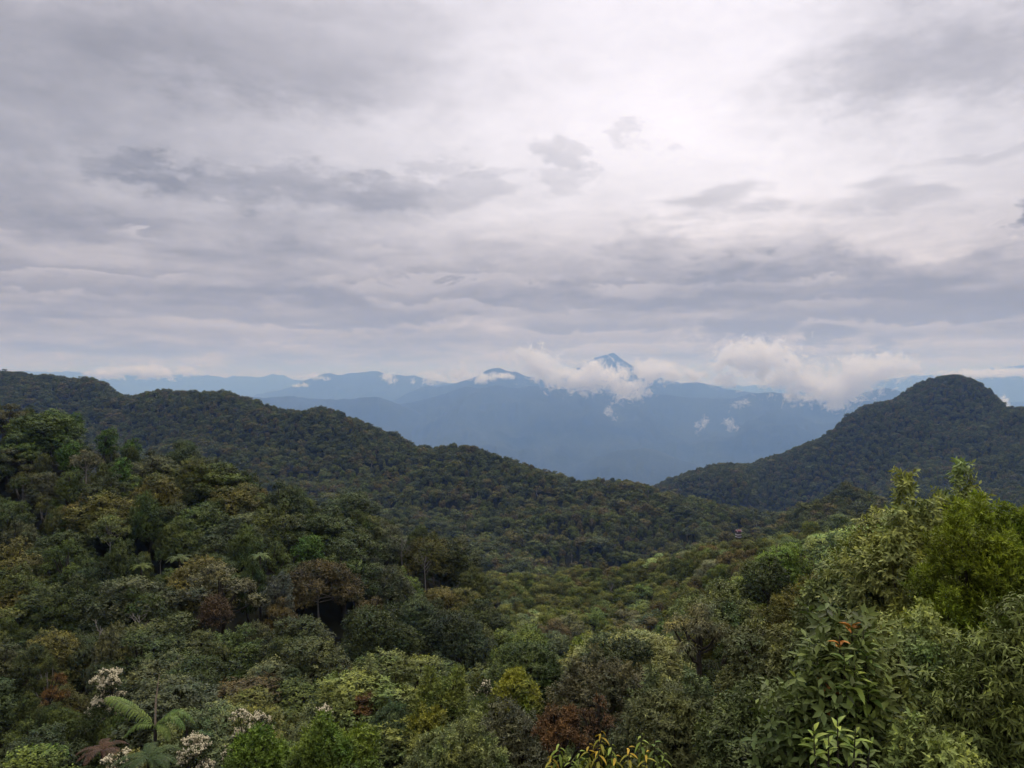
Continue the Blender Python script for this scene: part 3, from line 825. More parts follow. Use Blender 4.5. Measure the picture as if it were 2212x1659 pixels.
hero('blue_green_tree', 'tree', 'blue-green leafy tree leaning out left of the tall spired tree', 1850, 1175, 21.0, 1.7, (0.108, 0.140, 0.056), 106,
     style='bush', spiky=18, crown=3.2, leaf=0.17, wr=0.42, nleaf=8, slen=0.2, dens=0.9, droop=0.25, tips=0.25)
hero('leafy_shrub', 'shrub', 'dull green shrub filling the slope below the blue-green leaning tree', 1690, 1350, 22.0, 1.7, (0.105, 0.120, 0.046), 107,
     style='bush', spiky=16, crown=2.4, leaf=0.13, wr=0.42, nleaf=8, slen=0.16, dens=0.9, droop=0.25, tips=0.1)
hero('leafy_shrub', 'shrub', 'dark shrub left of the orange-tipped large-leaved shrub at the bottom', 1660, 1480, 14.0, 1.25, (0.065, 0.088, 0.026), 108,
     style='bush', crown=2.2, leaf=0.12, wr=0.40, nleaf=8, slen=0.16, dens=0.9, droop=0.25, tips=0.2)
hero('leafy_shrub', 'shrub', 'broad grey-green shrub in the bottom middle right of the rust-red bush', 1470, 1465, 20.0, 1.6, (0.100, 0.116, 0.050), 109,
     style='bush', spiky=16, crown=2.4, leaf=0.13, wr=0.36, nleaf=8, slen=0.16, dens=0.9, droop=0.2, tips=0.2)
hero('leafy_shrub', 'shrub', 'brown-tinged grey shrub above the rust-red bush', 1300, 1430, 31.0, 2.0, (0.095, 0.092, 0.045), 110,
     style='bush', spiky=10, crown=2.4, leaf=0.15, wr=0.42, nleaf=8, slen=0.2, dens=0.7, droop=0.2)
hero('glossy_tree', 'tree', 'dark glossy rounded tree on the right slope against the brown canopy', 1650, 1200, None, 1.9, 'dark green', 111,
     style='dome', crown=3.0, leaf=0.20, wr=0.45, nleaf=7, dens=0.8, droop=0.3, tips=0.3)
hero('willowy_tree', 'tree', 'loose willowy tree with pale hanging leaves in the middle of the slope', 1500, 1300, 39.0, 1.9, (0.15, 0.15, 0.08), 112,
     style='sparse', crown=2.8, leaf=0.25, wr=0.2, nleaf=7, dens=0.75, droop=0.8, tips=0.4)
hero('layered_tree', 'tree', 'light green flat-layered tree above the willowy tree', 1555, 1262, None, 2.6, 'pale green', 113,
     style='tier', crown=3.2, leaf=0.22, wr=0.4, nleaf=7, dens=0.9, droop=0.3)
hero('domed_tree', 'tree', 'blue-green domed tree below the willowy tree in the middle', 1335, 1375, 41.0, 2.2, 'blue-green', 114,
     style='dome', crown=3.0, leaf=0.18, wr=0.45, nleaf=7, dens=0.85, droop=0.3, tips=0.2)
hero('yellow_green_bush', 'bush', 'small yellow-green bush left of the blue-green domed tree', 1265, 1372, 47.0, 1.1, 'yellow-green', 115,
     style='bush', crown=2.0, leaf=0.17, wr=0.4, nleaf=8, dens=0.8, tips=0.3)
hero('olive_tree', 'tree', 'olive-brown bushy tree under the brown canopy on the right slope', 1715, 1270, 31.0, 1.6, 'olive', 116,
     style='bush', spiky=14, crown=2.4, leaf=0.14, wr=0.35, nleaf=8, dens=0.75, tips=0.35)
hero('rust_bush', 'bush', 'rust-red bush at the bottom middle behind the yellow-leaved sapling', 1215, 1545, 21.0, 0.85, 'rust-red', 117,
     style='sparse', spiky=18, crown=1.7, leaf=0.10, wr=0.34, nleaf=8, dens=1.2, tips=0.25, droop=0.1)
hero('rust_bush', 'bush', 'smaller rust-red bush with green leaves showing through, behind the larger', 1285, 1505, 23.5, 0.62, 'rust-red', 118,
     style='sparse', crown=1.6, leaf=0.10, wr=0.34, nleaf=8, dens=0.6, tips=0.25, droop=0.1)
# bottom middle
hero('yellow_tipped_bush', 'bush', 'large bright green bush with yellow shoot tips at the bottom edge', 715, 1560, 25.0, 1.55, (0.085, 0.125, 0.022), 119,
     style='bush', spiky=46, crown=2.2, leaf=0.13, wr=0.36, nleaf=9, slen=0.24, dens=0.6, opening=0.85, droop=0.0, tips=0.6, upright=0.9)
hero('yellow_tipped_bush', 'bush', 'bright green bush with yellow tips just left of the larger one', 560, 1590, 27.0, 1.2, (0.08, 0.13, 0.022), 120,
     style='bush', spiky=36, crown=2.0, leaf=0.13, wr=0.36, nleaf=9, slen=0.24, dens=0.6, opening=0.85, droop=0.0, tips=0.5, upright=0.9)
hero('yellow_tipped_bush', 'bush', 'yellow-green upright bush right of the hollow under the domed trees', 955, 1462, 37.0, 1.35, (0.10, 0.125, 0.028), 121,
     style='oval', spiky=26, crown=2.6, leaf=0.17, wr=0.38, nleaf=8, dens=0.75, opening=0.85, droop=0.0, tips=0.5, upright=0.9)
hero('yellow_tipped_bush', 'bush', 'yellow-green bush standing lower and nearer than the upright one', 925, 1535, 30.0, 0.9, (0.115, 0.125, 0.022), 122,
     style='oval', spiky=20, crown=2.2, leaf=0.14, wr=0.38, nleaf=8, dens=0.75, opening=0.85, droop=0.0, tips=0.5, upright=0.9)
hero('yellow_tipped_bush', 'bush', 'pale yellow-green bush on the slope above the grey shrubs', 1115, 1455, 38.0, 1.15, 'yellow-green', 123,
     style='bush', spiky=20, crown=2.0, leaf=0.15, wr=0.4, nleaf=8, dens=0.75, tips=0.5, upright=0.9)
hero('leafy_shrub', 'shrub', 'grey-green shrub of small pointed leaves at the bottom between bright bush and rust bush', 985, 1560, 23.0, 1.5, (0.150, 0.175, 0.062), 124,
     style='bush', spiky=30, crown=2.0, leaf=0.12, wr=0.34, nleaf=8, dens=0.65, tips=0.1, droop=0.05)
hero('leafy_shrub', 'shrub', 'dusky grey shrub beside the rust-red bush on its left', 1100, 1520, 25.0, 1.4, (0.098, 0.105, 0.058), 125,
     style='bush', crown=2.0, leaf=0.12, wr=0.38, nleaf=8, dens=0.7, tips=0.1)
# left foreground
hero('rust_tree', 'tree', 'rust-orange feathery tree at the left among dark green crowns', 118, 1462, None, 0.95, (0.105, 0.062, 0.022), 126,
     style='sparse', spiky=12, crown=2.6, leaf=0.2, wr=0.3, nleaf=8, dens=0.7)
hero('rust_bush', 'bush', 'small rust-red bush in the grey-green canopy below the domed trees', 785, 1500, None, 0.75, (0.10, 0.058, 0.024), 127,
     style='sparse', spiky=10, crown=1.5, leaf=0.18, wr=0.4, nleaf=7, dens=0.8)
hero('domed_tree', 'tree', 'great dark domed tree made of many round clumps over the black hollow', 815, 1312, None, 4.6, 'dark green', 128,
     style='dome', crown=6.0, leaf=0.27, wr=0.5, nleaf=6, dens=0.95, tips=0.12)
hero('domed_tree', 'tree', 'dark blue-green domed tree right of the great one over the hollow', 985, 1330, None, 3.9, 'blue-green', 129,
     style='dome', crown=5.6, leaf=0.27, wr=0.5, nleaf=6, dens=0.95)
hero('domed_tree', 'tree', 'brownish umbrella-shaped tree with bare stems on the hillside above the great domed tree', 690, 1212, None, 4.9, 'brownish', 130,
     style='tier', crown=4.6, leaf=0.30, wr=0.5, nleaf=6, dens=0.95, bark=M_PALEBARK, trunk_r=0.13)
hero('domed_tree', 'tree', 'grey-green domed tree where the near hill ends against the far forest', 925, 1165, None, 4.2, 'olive', 131,
     style='dome', crown=4.6, leaf=0.34, wr=0.5, nleaf=6, dens=0.9)
hero('domed_tree', 'tree', 'grey round-topped tree between the umbrella tree and the crest', 835, 1225, None, 3.8, 'grey-green', 132,
     style='dome', crown=4.2, leaf=0.32, wr=0.5, nleaf=6, dens=0.9)
hero('grey_tree', 'tree', 'narrow silvery grey-green tree left of the umbrella tree', 600, 1240, None, 1.9, (0.10, 0.115, 0.085), 133,
     style='oval', crown=5.5, leaf=0.28, wr=0.45, nleaf=6, dens=0.9)
hero('pale_trunk_tree', 'tree', 'airy tree with slim pale trunk showing on the left hillside', 235, 1115, None, 3.0, 'pale green', 134,
     style='sparse', crown=3.6, leaf=0.28, wr=0.45, nleaf=6, dens=0.9, bark=M_PALEBARK, trunk_r=0.11)
hero('pale_trunk_tree', 'tree', 'light olive tree with bare pale stem high on the left hillside', 185, 972, None, 2.7, (0.13, 0.13, 0.07), 135,
     style='sparse', crown=3.4, leaf=0.3, wr=0.45, nleaf=6, dens=0.9, bark=M_PALEBARK, trunk_r=0.11)
hero('brown_tree', 'tree', 'reddish-brown round tree in the middle of the left hillside', 465, 1285, None, 1.7, (0.088, 0.062, 0.034), 136,
     style='bush', crown=2.6, leaf=0.26, wr=0.35, nleaf=7, dens=0.75)
for (u, v, d, R_, sd, lb) in ((155, 893, None, 2.2, 140, 'vivid green tree standing highest on the crest of the left hill'),
                              (232, 925, None, 2.0, 141, 'vivid green tree on the crest, second from the left'),
                              (285, 948, None, 1.8, 142, 'vivid green tree on the crest, rightmost of the bright ones'),
                              (150, 955, None, 2.0, 143, 'vivid green tree just below the highest bright crest tree'),
                              (262, 988, None, 1.7, 144, 'vivid green tree on the slope under the crest trees'),
                              (668, 1158, None, 2.1, 145, 'vivid green tree alone among brown crowns on the middle hillside')):
    hero('vivid_tree', 'tree', lb, u, v, d, R_, 'vivid green', sd, style='oval', crown=4.4, leaf=0.32, wr=0.5, nleaf=6, dens=0.9, tips=0.2)


# flowering trees
FOOT = []        # where low shrubs hide the stems
def blossom_mesh(name, cl, seed, n=260, top=0.2, size=0.07, flat=1.0):
    R = np.random.default_rng(seed)
    octv = np.array([(1, 0, 0), (-1, 0, 0), (0, 1, 0), (0, -1, 0), (0, 0, 1), (0, 0, -1)], float)
    octf = np.array([(0, 2, 4), (2, 1, 4), (1, 3, 4), (3, 0, 4), (2, 0, 5), (1, 2, 5), (3, 1, 5), (0, 3, 5)])
    V = []; F = []; o = 0
    w = cl[:, 3] ** 2 / (cl[:, 3] ** 2).sum()
    for k in range(n):
        c = cl[R.choice(len(cl), p=w)]
        d = unit(R.normal(0, 1, (1, 3)))[0]
        d[2] = abs(d[2]) * 1.2 + top; d /= np.linalg.norm(d)
        p = c[:3] + d * c[3] * R.uniform(0.88, 1.10) * np.array([1, 1, flat])
        for q in range(6):
            s_ = size * R.uniform(0.45, 1.0)
            V.append(octv * s_ * R.uniform(.8, 1.2, (6, 3)) + p + R.normal(0, size * 0.8, 3)); F.append(octf + o); o += 6
    return mesh_np(name, np.concatenate(V), np.concatenate(F), None, [M_BLOSSOM])


for (u, v, d, R_, sd, n, lb) in ((232, 1450, 52, 1.28, 150, 655, 'tree covered in cream blossom above the palm'),
                                 (545, 1536, 40, 1.34, 151, 579, 'white-flowering tree behind the bright green bush'),
                                 (424, 1593, 36, 1.09, 152, 655, 'round cream-flowering tree at the bottom left of the white one'),
                                 (262, 1622, 36, 1.09, 153, 503, 'flowering tree at the bottom edge beside the brown dead fern'),
                                 (695, 1530, 42, 0.8, 154, 162, 'sparsely flowering low tree behind the large yellow-tipped bush'),
                                 (1960 / 2.01 + 70, 1466, 45, 0.55, 155, 50, 'small white-flowering sprig tree beside the pale yellow-green bush')):
    root, c, cl, Ht = hero('flowering_tree', 'tree', lb, u, v, d, R_, 'dark green', sd, style='bush', crown=R_ * 3.2, keep=0.35, leaf=0.17, wr=0.45, nleaf=7, dens=0.55)
    FOOT.append((u, v, d, R_, lb)); b = link('blossom', blossom_mesh('blossom', cl, sd, n), root, kind='stuff')


# palms and tree ferns: every frond a part of its own
def frond_mesh(name, seed, L, rise, droop, nl=34, leaflet=0.5, wid=0.035, hang=0.5, mat=None):
    """frond along +X: arching rachis with two rows of narrow leaflets"""
    R = np.random.default_rng(seed)
    t = np.linspace(0, 1, 12)
    path = np.stack([L * (t - 0.12 * t * t), 0.05 * np.sin(t * 3), L * (rise * t - droop * t * t)], 1)
    tv, tq = tube(path, 0.028 * (1 - 0.85 * t) * L / 3, 5)
    k = np.linspace(0.07, 0.99, nl)
    P = np.stack([np.interp(k, t, path[:, i]) for i in range(3)], 1)
    T = unit(np.stack([np.interp(k, t, np.gradient(path[:, i])) for i in range(3)], 1))
    LV = []; LT = []
    env = np.sin(np.pi * np.clip(k * 0.86 + 0.13, 0, 1)) ** 0.6
    for s_ in (-1, 1):
        side = np.array([0, s_, 0.0])
        dirv = unit(T * 0.55 + side + [0, 0, 0.1] + R.normal(0, 0.06, (nl, 3)))
        ln = leaflet * env * R.uniform(0.85, 1.1, nl)
        d2 = unit(dirv + [0, 0, -hang]); d3 = unit(dirv + [0, 0, -2.2 * hang])
        a = P; b = P + dirv * (ln * .4)[:, None]; c = b + d2 * (ln * .35)[:, None]; e = c + d3 * (ln * .3)[:, None]
        w = T * wid
        v = np.stack([a - w * .5, a + w * .5, b + w, b - w, c + w * .8, c - w * .8, e], 1).reshape(-1, 3)
        o = np.arange(nl)[:, None] * 7
        tri = np.concatenate([o + x for x in ([0, 1, 2], [0, 2, 3], [3, 2, 4], [3, 4, 5], [5, 4, 6])], 1).reshape(-1, 3)
        LV.append(v); LT.append(tri)
    lv = np.concatenate(LV); lt = np.concatenate([LT[0], LT[1] + len(LV[0])])
    tint = np.concatenate([np.repeat(R.uniform(0.3, 0.8, nl * 2), 7), np.full(len(tv), 0.5)])
    v = np.concatenate([lv, tv])
    return mesh_np(name, v, lt, tq + len(lv), [mat or M_LEAF], {'tint': tint})


def palm(name, cat, label, u, v, d, fronds, colour, trunk_h=None, mats=None, trunk_r=0.12, mat=None):
    x, y = (u - U0) / FOC * d, d
    z0 = gz1(x, y); zt = (V0 - v) / FOC * d
    h = zt - z0
    root = link(name, None, label=label, cat=cat); root.location = (x, y, z0)
    tv, tq = tube([(0, 0, -0.4), (0.05, 0, h * .5), (0, 0, h)], [trunk_r * 1.3, trunk_r, trunk_r * .8], 8)
    link('trunk', mesh_np(name + '_trunk', tv, None, tq, [M_BARK], smooth=True), root)
    for (az, me, sc_) in fronds:
        f = link('frond', me, root); f.location = (0, 0, h - 0.03); f.rotation_euler = (0, 0, math.radians(az)); f.scale = (sc_,) * 3
        f.color = (*colour, 1)
    HEROES.append((x, y, 0.4)); SIGHT.append((u, v - 45, d, 2.4 * FOC / d, 3.4 * FOC / d))
    return root, h


F1 = frond_mesh('palm_frond', 1, 3.3, 1.0, 0.55, 44, 0.85, 0.036, 1.0)
F2 = frond_mesh('palm_frond', 2, 2.4, 1.25, 1.25, 38, 0.62, 0.032, 1.0)
F3 = frond_mesh('palm_frond', 3, 2.0, 0.75, 0.95, 34, 0.55, 0.032, 1.2)
pr, ph_ = palm('feather_palm', 'palm', 'feather palm with arching fronds and one bare upright spear', 335, 1568, 44,
               [(174, F1, 1.0), (12, F2, 1.0), (-14, F2, .9), (-40, F3, .9), (200, F3, .9)], (0.085, 0.125, 0.026))
sv, sq = tube([(0, 0, 0), (0.04, 0, 1.6), (0.24, 0, 3.1)], [0.055, 0.045, 0.01], 6)
sp = link('spear', mesh_np('spear', sv, None, sq, [M_SPEAR], smooth=True), pr); sp.location = (0, 0, ph_ - 0.2)
FF = frond_mesh('fern_frond', 4, 2.1, 0.62, 0.72, 40, 0.42, 0.017, 0.35)
FG = frond_mesh('fern_frond', 5, 1.9, 0.45, 0.68, 38, 0.40, 0.017, 0.35)
ring = [(a + 9 * ((a // 36) % 3), FF if (a // 36) % 2 else FG, 0.9 + 0.04 * ((a // 36) % 4)) for a in range(0, 360, 36)]
palm('tree_fern', 'tree fern', 'green tree fern at the bottom edge beside the round cream-flowering tree', 322, 1635, 34, [(a, m_, s_ * .85) for a, m_, s_ in ring], (0.040, 0.066, 0.018))
palm('tree_fern', 'tree fern', 'dead brown tree fern at the bottom left edge', 222, 1618, 38, [(a, m_, s_ * .7) for a, m_, s_ in ring], (0.075, 0.042, 0.026))
palm('tree_fern', 'tree fern', 'pale green tree fern on the left hillside below the airy pale-trunked tree', 388, 1205, on_canopy(388, 1205, 0), [(a, m_, s_ * 1.0) for a, m_, s_ in ring], (0.085, 0.11, 0.035))
palm('tree_fern', 'tree fern', 'tree fern left of the silvery grey tree on the hillside', 562, 1200, on_canopy(562, 1200, 0), [(a, m_, s_ * 0.9) for a, m_, s_ in ring], (0.09, 0.13, 0.045))
palm('tree_fern', 'tree fern', 'yellow-green tree fern in the dark gully of the left hillside', 305, 1222, on_canopy(305, 1222, 0), [(a, m_, s_ * 0.85) for a, m_, s_ in ring], (0.10, 0.13, 0.03))
palm('tree_fern', 'tree fern', 'tree fern in the middle hollow before the brown saddle forest', 1175, 1372, on_canopy(1175, 1372, 0), [(a, m_, s_ * 0.9) for a, m_, s_ in ring], (0.075, 0.12, 0.03))


# bare and dead trees
def bare_tree(label, u, v, d, seed, spread=1.0, name='dead_tree', mat=None):
    x, y = (u - U0) / FOC * d, d
    z0 = gz1(x, y); H = (V0 - v) / FOC * d - z0
    R = np.random.default_rng(seed)
    trunk = tube([(0, 0, -0.4), (0.1, 0, H * .3), (-0.1, 0.1, H * .6), (0.1, 0, H * .8)], [0.11, 0.09, 0.06, 0.03], 6)
    root = link(name, None, label=label, cat='tree'); root.location = (x, y, z0)
    link('trunk', mesh_np('bare_trunk', *[trunk[0], None, trunk[1]], [mat or M_PALEBARK], smooth=True), root)
    for k in range(9):
        h0 = H * R.uniform(0.45, 0.78); ph = k * GOLD; L = spread * R.uniform(0.8, 1.6)
        d_ = np.array([math.cos(ph) * 0.8, math.sin(ph) * 0.8, R.uniform(.5, 1.2)]); d_ /= np.linalg.norm(d_)
        parts = []
        b = np.array([0, 0, h0]); p1 = b + d_ * L * .5 + R.normal(0, .1, 3); p2 = b + d_ * L + R.normal(0, .18, 3)
        parts.append(tube([b, p1, p2], [0.035, 0.025, 0.01], 5))
        for q in range(4):
            s0 = b + (p2 - b) * R.uniform(.35, .95); e = s0 + unit((d_ + R.normal(0, .7, 3))[None])[0] * L * R.uniform(.25, .5)
            parts.append(tube([s0, (s0 + e) / 2 + R.normal(0, .05, 3), e], [0.016, 0.012, 0.005], 4))
        bv, bq = join(parts)
        link('branch', mesh_np('bare_branch', bv, None, bq, [mat or M_PALEBARK], smooth=True), root)
    HEROES.append((x, y, 0.8))


bare_tree('leafless grey tree tangled among crowns on the lower left hillside', 215, 1312, on_canopy(215, 1312, 1), 1, 1.1)
bare_tree('white dead snag at the end of the near hill crest', 868, 1135, on_canopy(868, 1160, 1), 2, 1.7)
bare_tree('white forked dead tree just right of the snag on the crest', 918, 1172, on_canopy(918, 1190, 1), 3, 1.5)
bare_tree('leafless grey shrub on the right slope among olive bushes', 1645, 1310, 33, 4, 1.0, 'dead_shrub')
bare_tree('thin leafless twigs above the leafless grey tree, by the brown crown', 300, 1290, on_canopy(300, 1290, 1), 5, 1.2, 'dead_shrub')


# shrubs with leaves large enough to tell apart: every leaf a part
def big_leaf_mesh(name, wr=0.36, curl=0.25, fold=0.12):
    """pointed leaf along +X, unit length, folded on its midrib and curling down"""
    ts = np.array([0.0, 0.18, 0.42, 0.68, 0.88, 1.0]); ws = np.array([0.06, 0.65, 1.0, 0.8, 0.36, 0.0]) * wr * 0.5
    z = -curl * ts ** 2
    V = []; Q = []; T = []
    for i, (t_, w_) in enumerate(zip(ts, ws)):
        V += [(t_, w_, z[i] + fold * w_ / wr * 2), (t_, 0, z[i]), (t_, -w_, z[i] + fold * w_ / wr * 2)]
    V = V[:-3] + [(1.0, 0, z[-1])]
    for i in range(4):
        a = i * 3
        Q += [(a, a + 1, a + 4, a + 3), (a + 1, a + 2, a + 5, a + 4)]
    T = [(12, 13, 15), (13, 14, 15)]
    return mesh_np(name, V, T, Q, [M_LEAF], {'tint': np.linspace(0.45, 0.6, len(V))}, smooth=True)


BIG = [big_leaf_mesh('broad_leaf', 0.42, 0.22), big_leaf_mesh('broad_leaf', 0.36, 0.40), big_leaf_mesh('broad_leaf', 0.40, 0.10, 0.2)]
SLIM = [big_leaf_mesh('slim_leaf', 0.27, 0.35), big_leaf_mesh('slim_leaf', 0.24, 0.55), big_leaf_mesh('slim_leaf', 0.30, 0.2)]


def leaf_plant(name, cat, label, u, v, d, seed, tips, meshes, leaf, nleaf, palette, opening=1.1, droop=0.25, slen=0.28, stem_r=0.010, fill=None):
    """tips: list of (du, dv, ddepth) of the shoot ends relative to (u, v); leaves spiral round each shoot end"""
    R = np.random.default_rng(seed)
    x, y = (u - U0) / FOC * d, d
    z0 = gz1(x, y)
    root = link(name, None, label=label, cat=cat); root.location = (x, y, z0)
    o = np.array([x, y, z0]); parts = []
    for (du, dv, dd, pal) in tips:
        e = pt(u + du, v + dv, d + dd) - o
        b = np.array([R.normal(0, .06), R.normal(0, .06), -0.3])
        mid = b + (e - b) * 0.55 + np.array([-0.10 * e[0], 0, 0.1])
        sd = unit((e - mid)[None] + np.array([[0, 0, 0.35]]))[0]
        parts.append(tube([b, mid, e - sd * 0.05, e + sd * slen], [stem_r * 1.8, stem_r * 1.3, stem_r, stem_r * .4], 5))
        e1, e2 = frame(sd[None]); e1 = e1[0]; e2 = e2[0]
        for k in range(nleaf):
            t_ = (k + 0.5) / nleaf; az = k * GOLD + R.normal(0, .2); op = opening * (1.3 - 0.75 * t_) + R.normal(0, .12)
            rad_ = e1 * math.cos(az) + e2 * math.sin(az)
            X = sd * math.cos(op) + rad_ * math.sin(op); X[2] -= droop; X /= np.linalg.norm(X)
            up = sd - rad_ * 0.3 + np.array([0, 0, .6]); Y = np.cross(up, X); Y /= np.linalg.norm(Y); Z = np.cross(X, Y)
            ln = leaf * R.uniform(0.75, 1.2) * (1.1 - 0.45 * t_)
            p = e + sd * slen * (t_ - 0.25)
            lf = link('leaf', meshes[R.integers(len(meshes))], root)
            lf.matrix_local = Matrix(((X[0] * ln, Y[0] * ln, Z[0] * ln, p[0]), (X[1] * ln, Y[1] * ln, Z[1] * ln, p[1]), (X[2] * ln, Y[2] * ln, Z[2] * ln, p[2]), (0, 0, 0, 1)))
            cset = palette[pal]; c = np.array(cset[min(int(t_ * len(cset) + R.normal(0, .35)), len(cset) - 1) if t_ > 0 else 0])
            lf.color = (*np.clip(c * R.uniform(.8, 1.2), 0, 1), 1)
    if fill:
        L = Leaves(); n = fill[0]
        ends = np.array([pt(u + a, v + b, d + c_) - o for a, b, c_, _ in tips])
        c = ends[R.integers(0, len(ends), n)] + R.normal(0, fill[1], (n, 3)) + [0, 0.28, -0.12]
        L.shoots(R, c, unit(np.stack([R.normal(0, .5, n), R.normal(-.3, .5, n), np.full(n, .8)], 1)), 9, 0.25, leaf * 0.8, 0.42, 1.1, 0.3)
        fv, ft, fti = L.arrays()
        fo = link('foliage', mesh_np(name + '_foliage', fv, ft, None, [M_LEAF], {'tint': fti}), root, kind='stuff'); fo.color = (0.085, 0.115, 0.030, 1)
    sv, sq = join(parts)
    link('stem', mesh_np(name + '_stem', sv, None, sq, [M_BARK], smooth=True), root)
    HEROES.append((x, y, 0.5))


PAL = {'g': [(0.085, 0.115, 0.035), (0.10, 0.14, 0.035), (0.12, 0.175, 0.04)], 'd': [(0.055, 0.08, 0.028), (0.07, 0.10, 0.03), (0.09, 0.13, 0.035)],
       'o': [(0.07, 0.10, 0.035), (0.10, 0.12, 0.035), (0.36, 0.15, 0.03)], 'l': [(0.11, 0.16, 0.03), (0.17, 0.23, 0.04), (0.22, 0.28, 0.06)],
       'y': [(0.16, 0.18, 0.03), (0.25, 0.24, 0.04), (0.42, 0.30, 0.04)], 'b': [(0.30, 0.13, 0.03), (0.38, 0.17, 0.04)]}
leaf_plant('large_leaved_shrub', 'shrub', 'large-leaved shrub with orange young leaves at its shoot tips in the right foreground', 1830, 1480, 9.2, 5,
           [(10, -90, 0.2, 'o'), (-15, -55, 0.0, 'o'), (35, -70, .1, 'g'), (-5, -20, -.2, 'g'), (40, -25, -.1, 'g'), (15, 10, -.3, 'l'), (-40, 25, 0, 'b'), (-60, 0, .1, 'g'), (-85, 40, .1, 'd'),
            (-50, 60, -.1, 'g'), (0, 50, -.3, 'g'), (45, 35, -.2, 'l'), (-100, 80, 0, 'd'), (-70, 100, -.1, 'g'), (-25, 95, -.2, 'd'), (25, 90, -.3, 'g'), (60, 75, -.2, 'g'), (-120, 120, 0, 'd'),
            (-90, 140, -.1, 'g'), (-45, 140, -.2, 'd'), (0, 130, -.3, 'g'), (45, 125, -.2, 'd'), (70, 110, 0, 'g')], BIG, 0.21, 13, PAL, droop=0.3, fill=(520, 0.17))
leaf_plant('lime_sapling', 'sapling', 'lime green sapling with long glossy leaves at the bottom edge', 1800, 1620, 7.6, 6,
           [(-40, 5, 0, 'l'), (10, -10, 0, 'l'), (45, 10, 0, 'l'), (-10, 30, -.1, 'l'), (75, 35, 0, 'g')], BIG, 0.17, 11, PAL, droop=0.2)
leaf_plant('yellow_sapling', 'sapling', 'yellow-leaved drooping sapling at the bottom edge before the rust-red bush', 1298, 1632, 12.0, 7,
           [(0, -18, 0, 'y'), (-25, 10, 0, 'y'), (22, 12, 0, 'l'), (-5, 20, -.1, 'y'), (-45, 25, .1, 'l'), (30, 35, 0, 'y')], SLIM, 0.20, 11, PAL, opening=1.2, droop=0.9, slen=0.34)
leaf_plant('yellow_sapling', 'sapling', 'green sapling with a few yellow hanging leaves, right of the yellow one', 1385, 1640, 12.0, 8,
           [(0, -20, 0, 'l'), (-25, 8, 0, 'y'), (28, -2, 0, 'g'), (10, 20, -.1, 'y'), (45, 22, .1, 'l')], SLIM, 0.20, 11, PAL, opening=1.2, droop=0.7, slen=0.34)
leaf_plant('yellow_sapling', 'sapling', 'pale yellow sapling cut off by the bottom edge, left of the other two', 1208, 1655, 12.0, 9,
           [(0, -18, 0, 'l'), (-15, 6, 0, 'y'), (25, 10, 0, 'l')], SLIM, 0.20, 10, PAL, opening=1.2, droop=0.8, slen=0.3)

# ------------------------------------------------------------------ small lookout tower on the middle ridge
M_ROOF = plain_material('red_roof', [(0.3, (0.17, 0.06, 0.06)), (0.7, (0.22, 0.09, 0.09))], 2.0, 0.6)
M_WHITE = plain_material('white_paint', [(0.3, (0.50, 0.47, 0.45)), (0.7, (0.62, 0.60, 0.58))], 2.0, 0.6)
M_TIMBER = plain_material('timber', [(0.3, (0.07, 0.05, 0.04)), (0.7, (0.13, 0.10, 0.08))], 2.0, 0.8)


def box_part(name, lo, hi, mat, parent): return link(name, box_mesh(name, lo, hi, mat), parent)


TX, TY = (1595 - U0) / FOC * 436.0, 436.0
tz = (V0 - 1144) / FOC * 436.0 - 3.4
tg = gz1(TX, TY)
tower = link('lookout_tower', None, label='small red-roofed lookout tower with white railings poking out of the forest', cat='tower'); tower.location = (TX, TY, tz)
tower.rotation_euler = (0, 0, 0.35); tower.scale = (0.72, 0.72, 0.72)
for px in (-1.3, 1.3):
    for py in (-1.3, 1.3):
        box_part('post', (px - .12, py - .12, (tg - tz) / 0.72 - 1), (px + .12, py + .12, 3.2), M_TIMBER, tower)
box_part('platform', (-1.6, -1.6, 0.55), (1.6, 1.6, 0.75), M_WHITE, tower)
box_part('platform', (-1.6, -1.6, -1.3), (1.6, 1.6, -1.1), M_TIMBER, tower)
for lv in (0.75, -1.1):
    for (lo, hi) in (((-1.62, -1.66, lv), (1.62, -1.60, lv + .62)), ((-1.66, -1.6, lv), (-1.60, 1.6, lv + .62)), ((1.60, -1.6, lv), (1.66, 1.6, lv + .62)), ((-1.62, 1.60, lv), (1.62, 1.66, lv + .62))):
        box_part('railing', lo, hi, M_WHITE, tower)
box_part('wall', (-1.15, -1.15, -1.1), (1.15, 1.15, 0.55), M_TIMBER, tower)
box_part('wall', (-1.15, -1.15, 0.75), (1.15, 1.15, 3.1), M_TIMBER, tower)
rv = [(-2, -2, 3.1), (2, -2, 3.1), (2, 2, 3.1), (-2, 2, 3.1), (-2, 0, 4.7), (2, 0, 4.7)]
rf = link('roof', mesh_np('roof', rv, [(0, 4, 3), (1, 2, 5)], [(0, 1, 5, 4), (2, 3, 4, 5), (0, 3, 2, 1)], [M_ROOF]), tower)
for xx in (-2.06, 2.06):
    bv, bq = tube([(xx, -2.1, 3.08), (xx, 0, 4.78), (xx, 2.1, 3.08)], [0.13, 0.13, 0.13], 4)
    link('bargeboard', mesh_np('bargeboard', bv, None, bq, [M_WHITE]), rf)
HEROES.append((TX, TY, 2.6)); HEROES.append((TX * 0.988, TY * 0.988, 2.4))

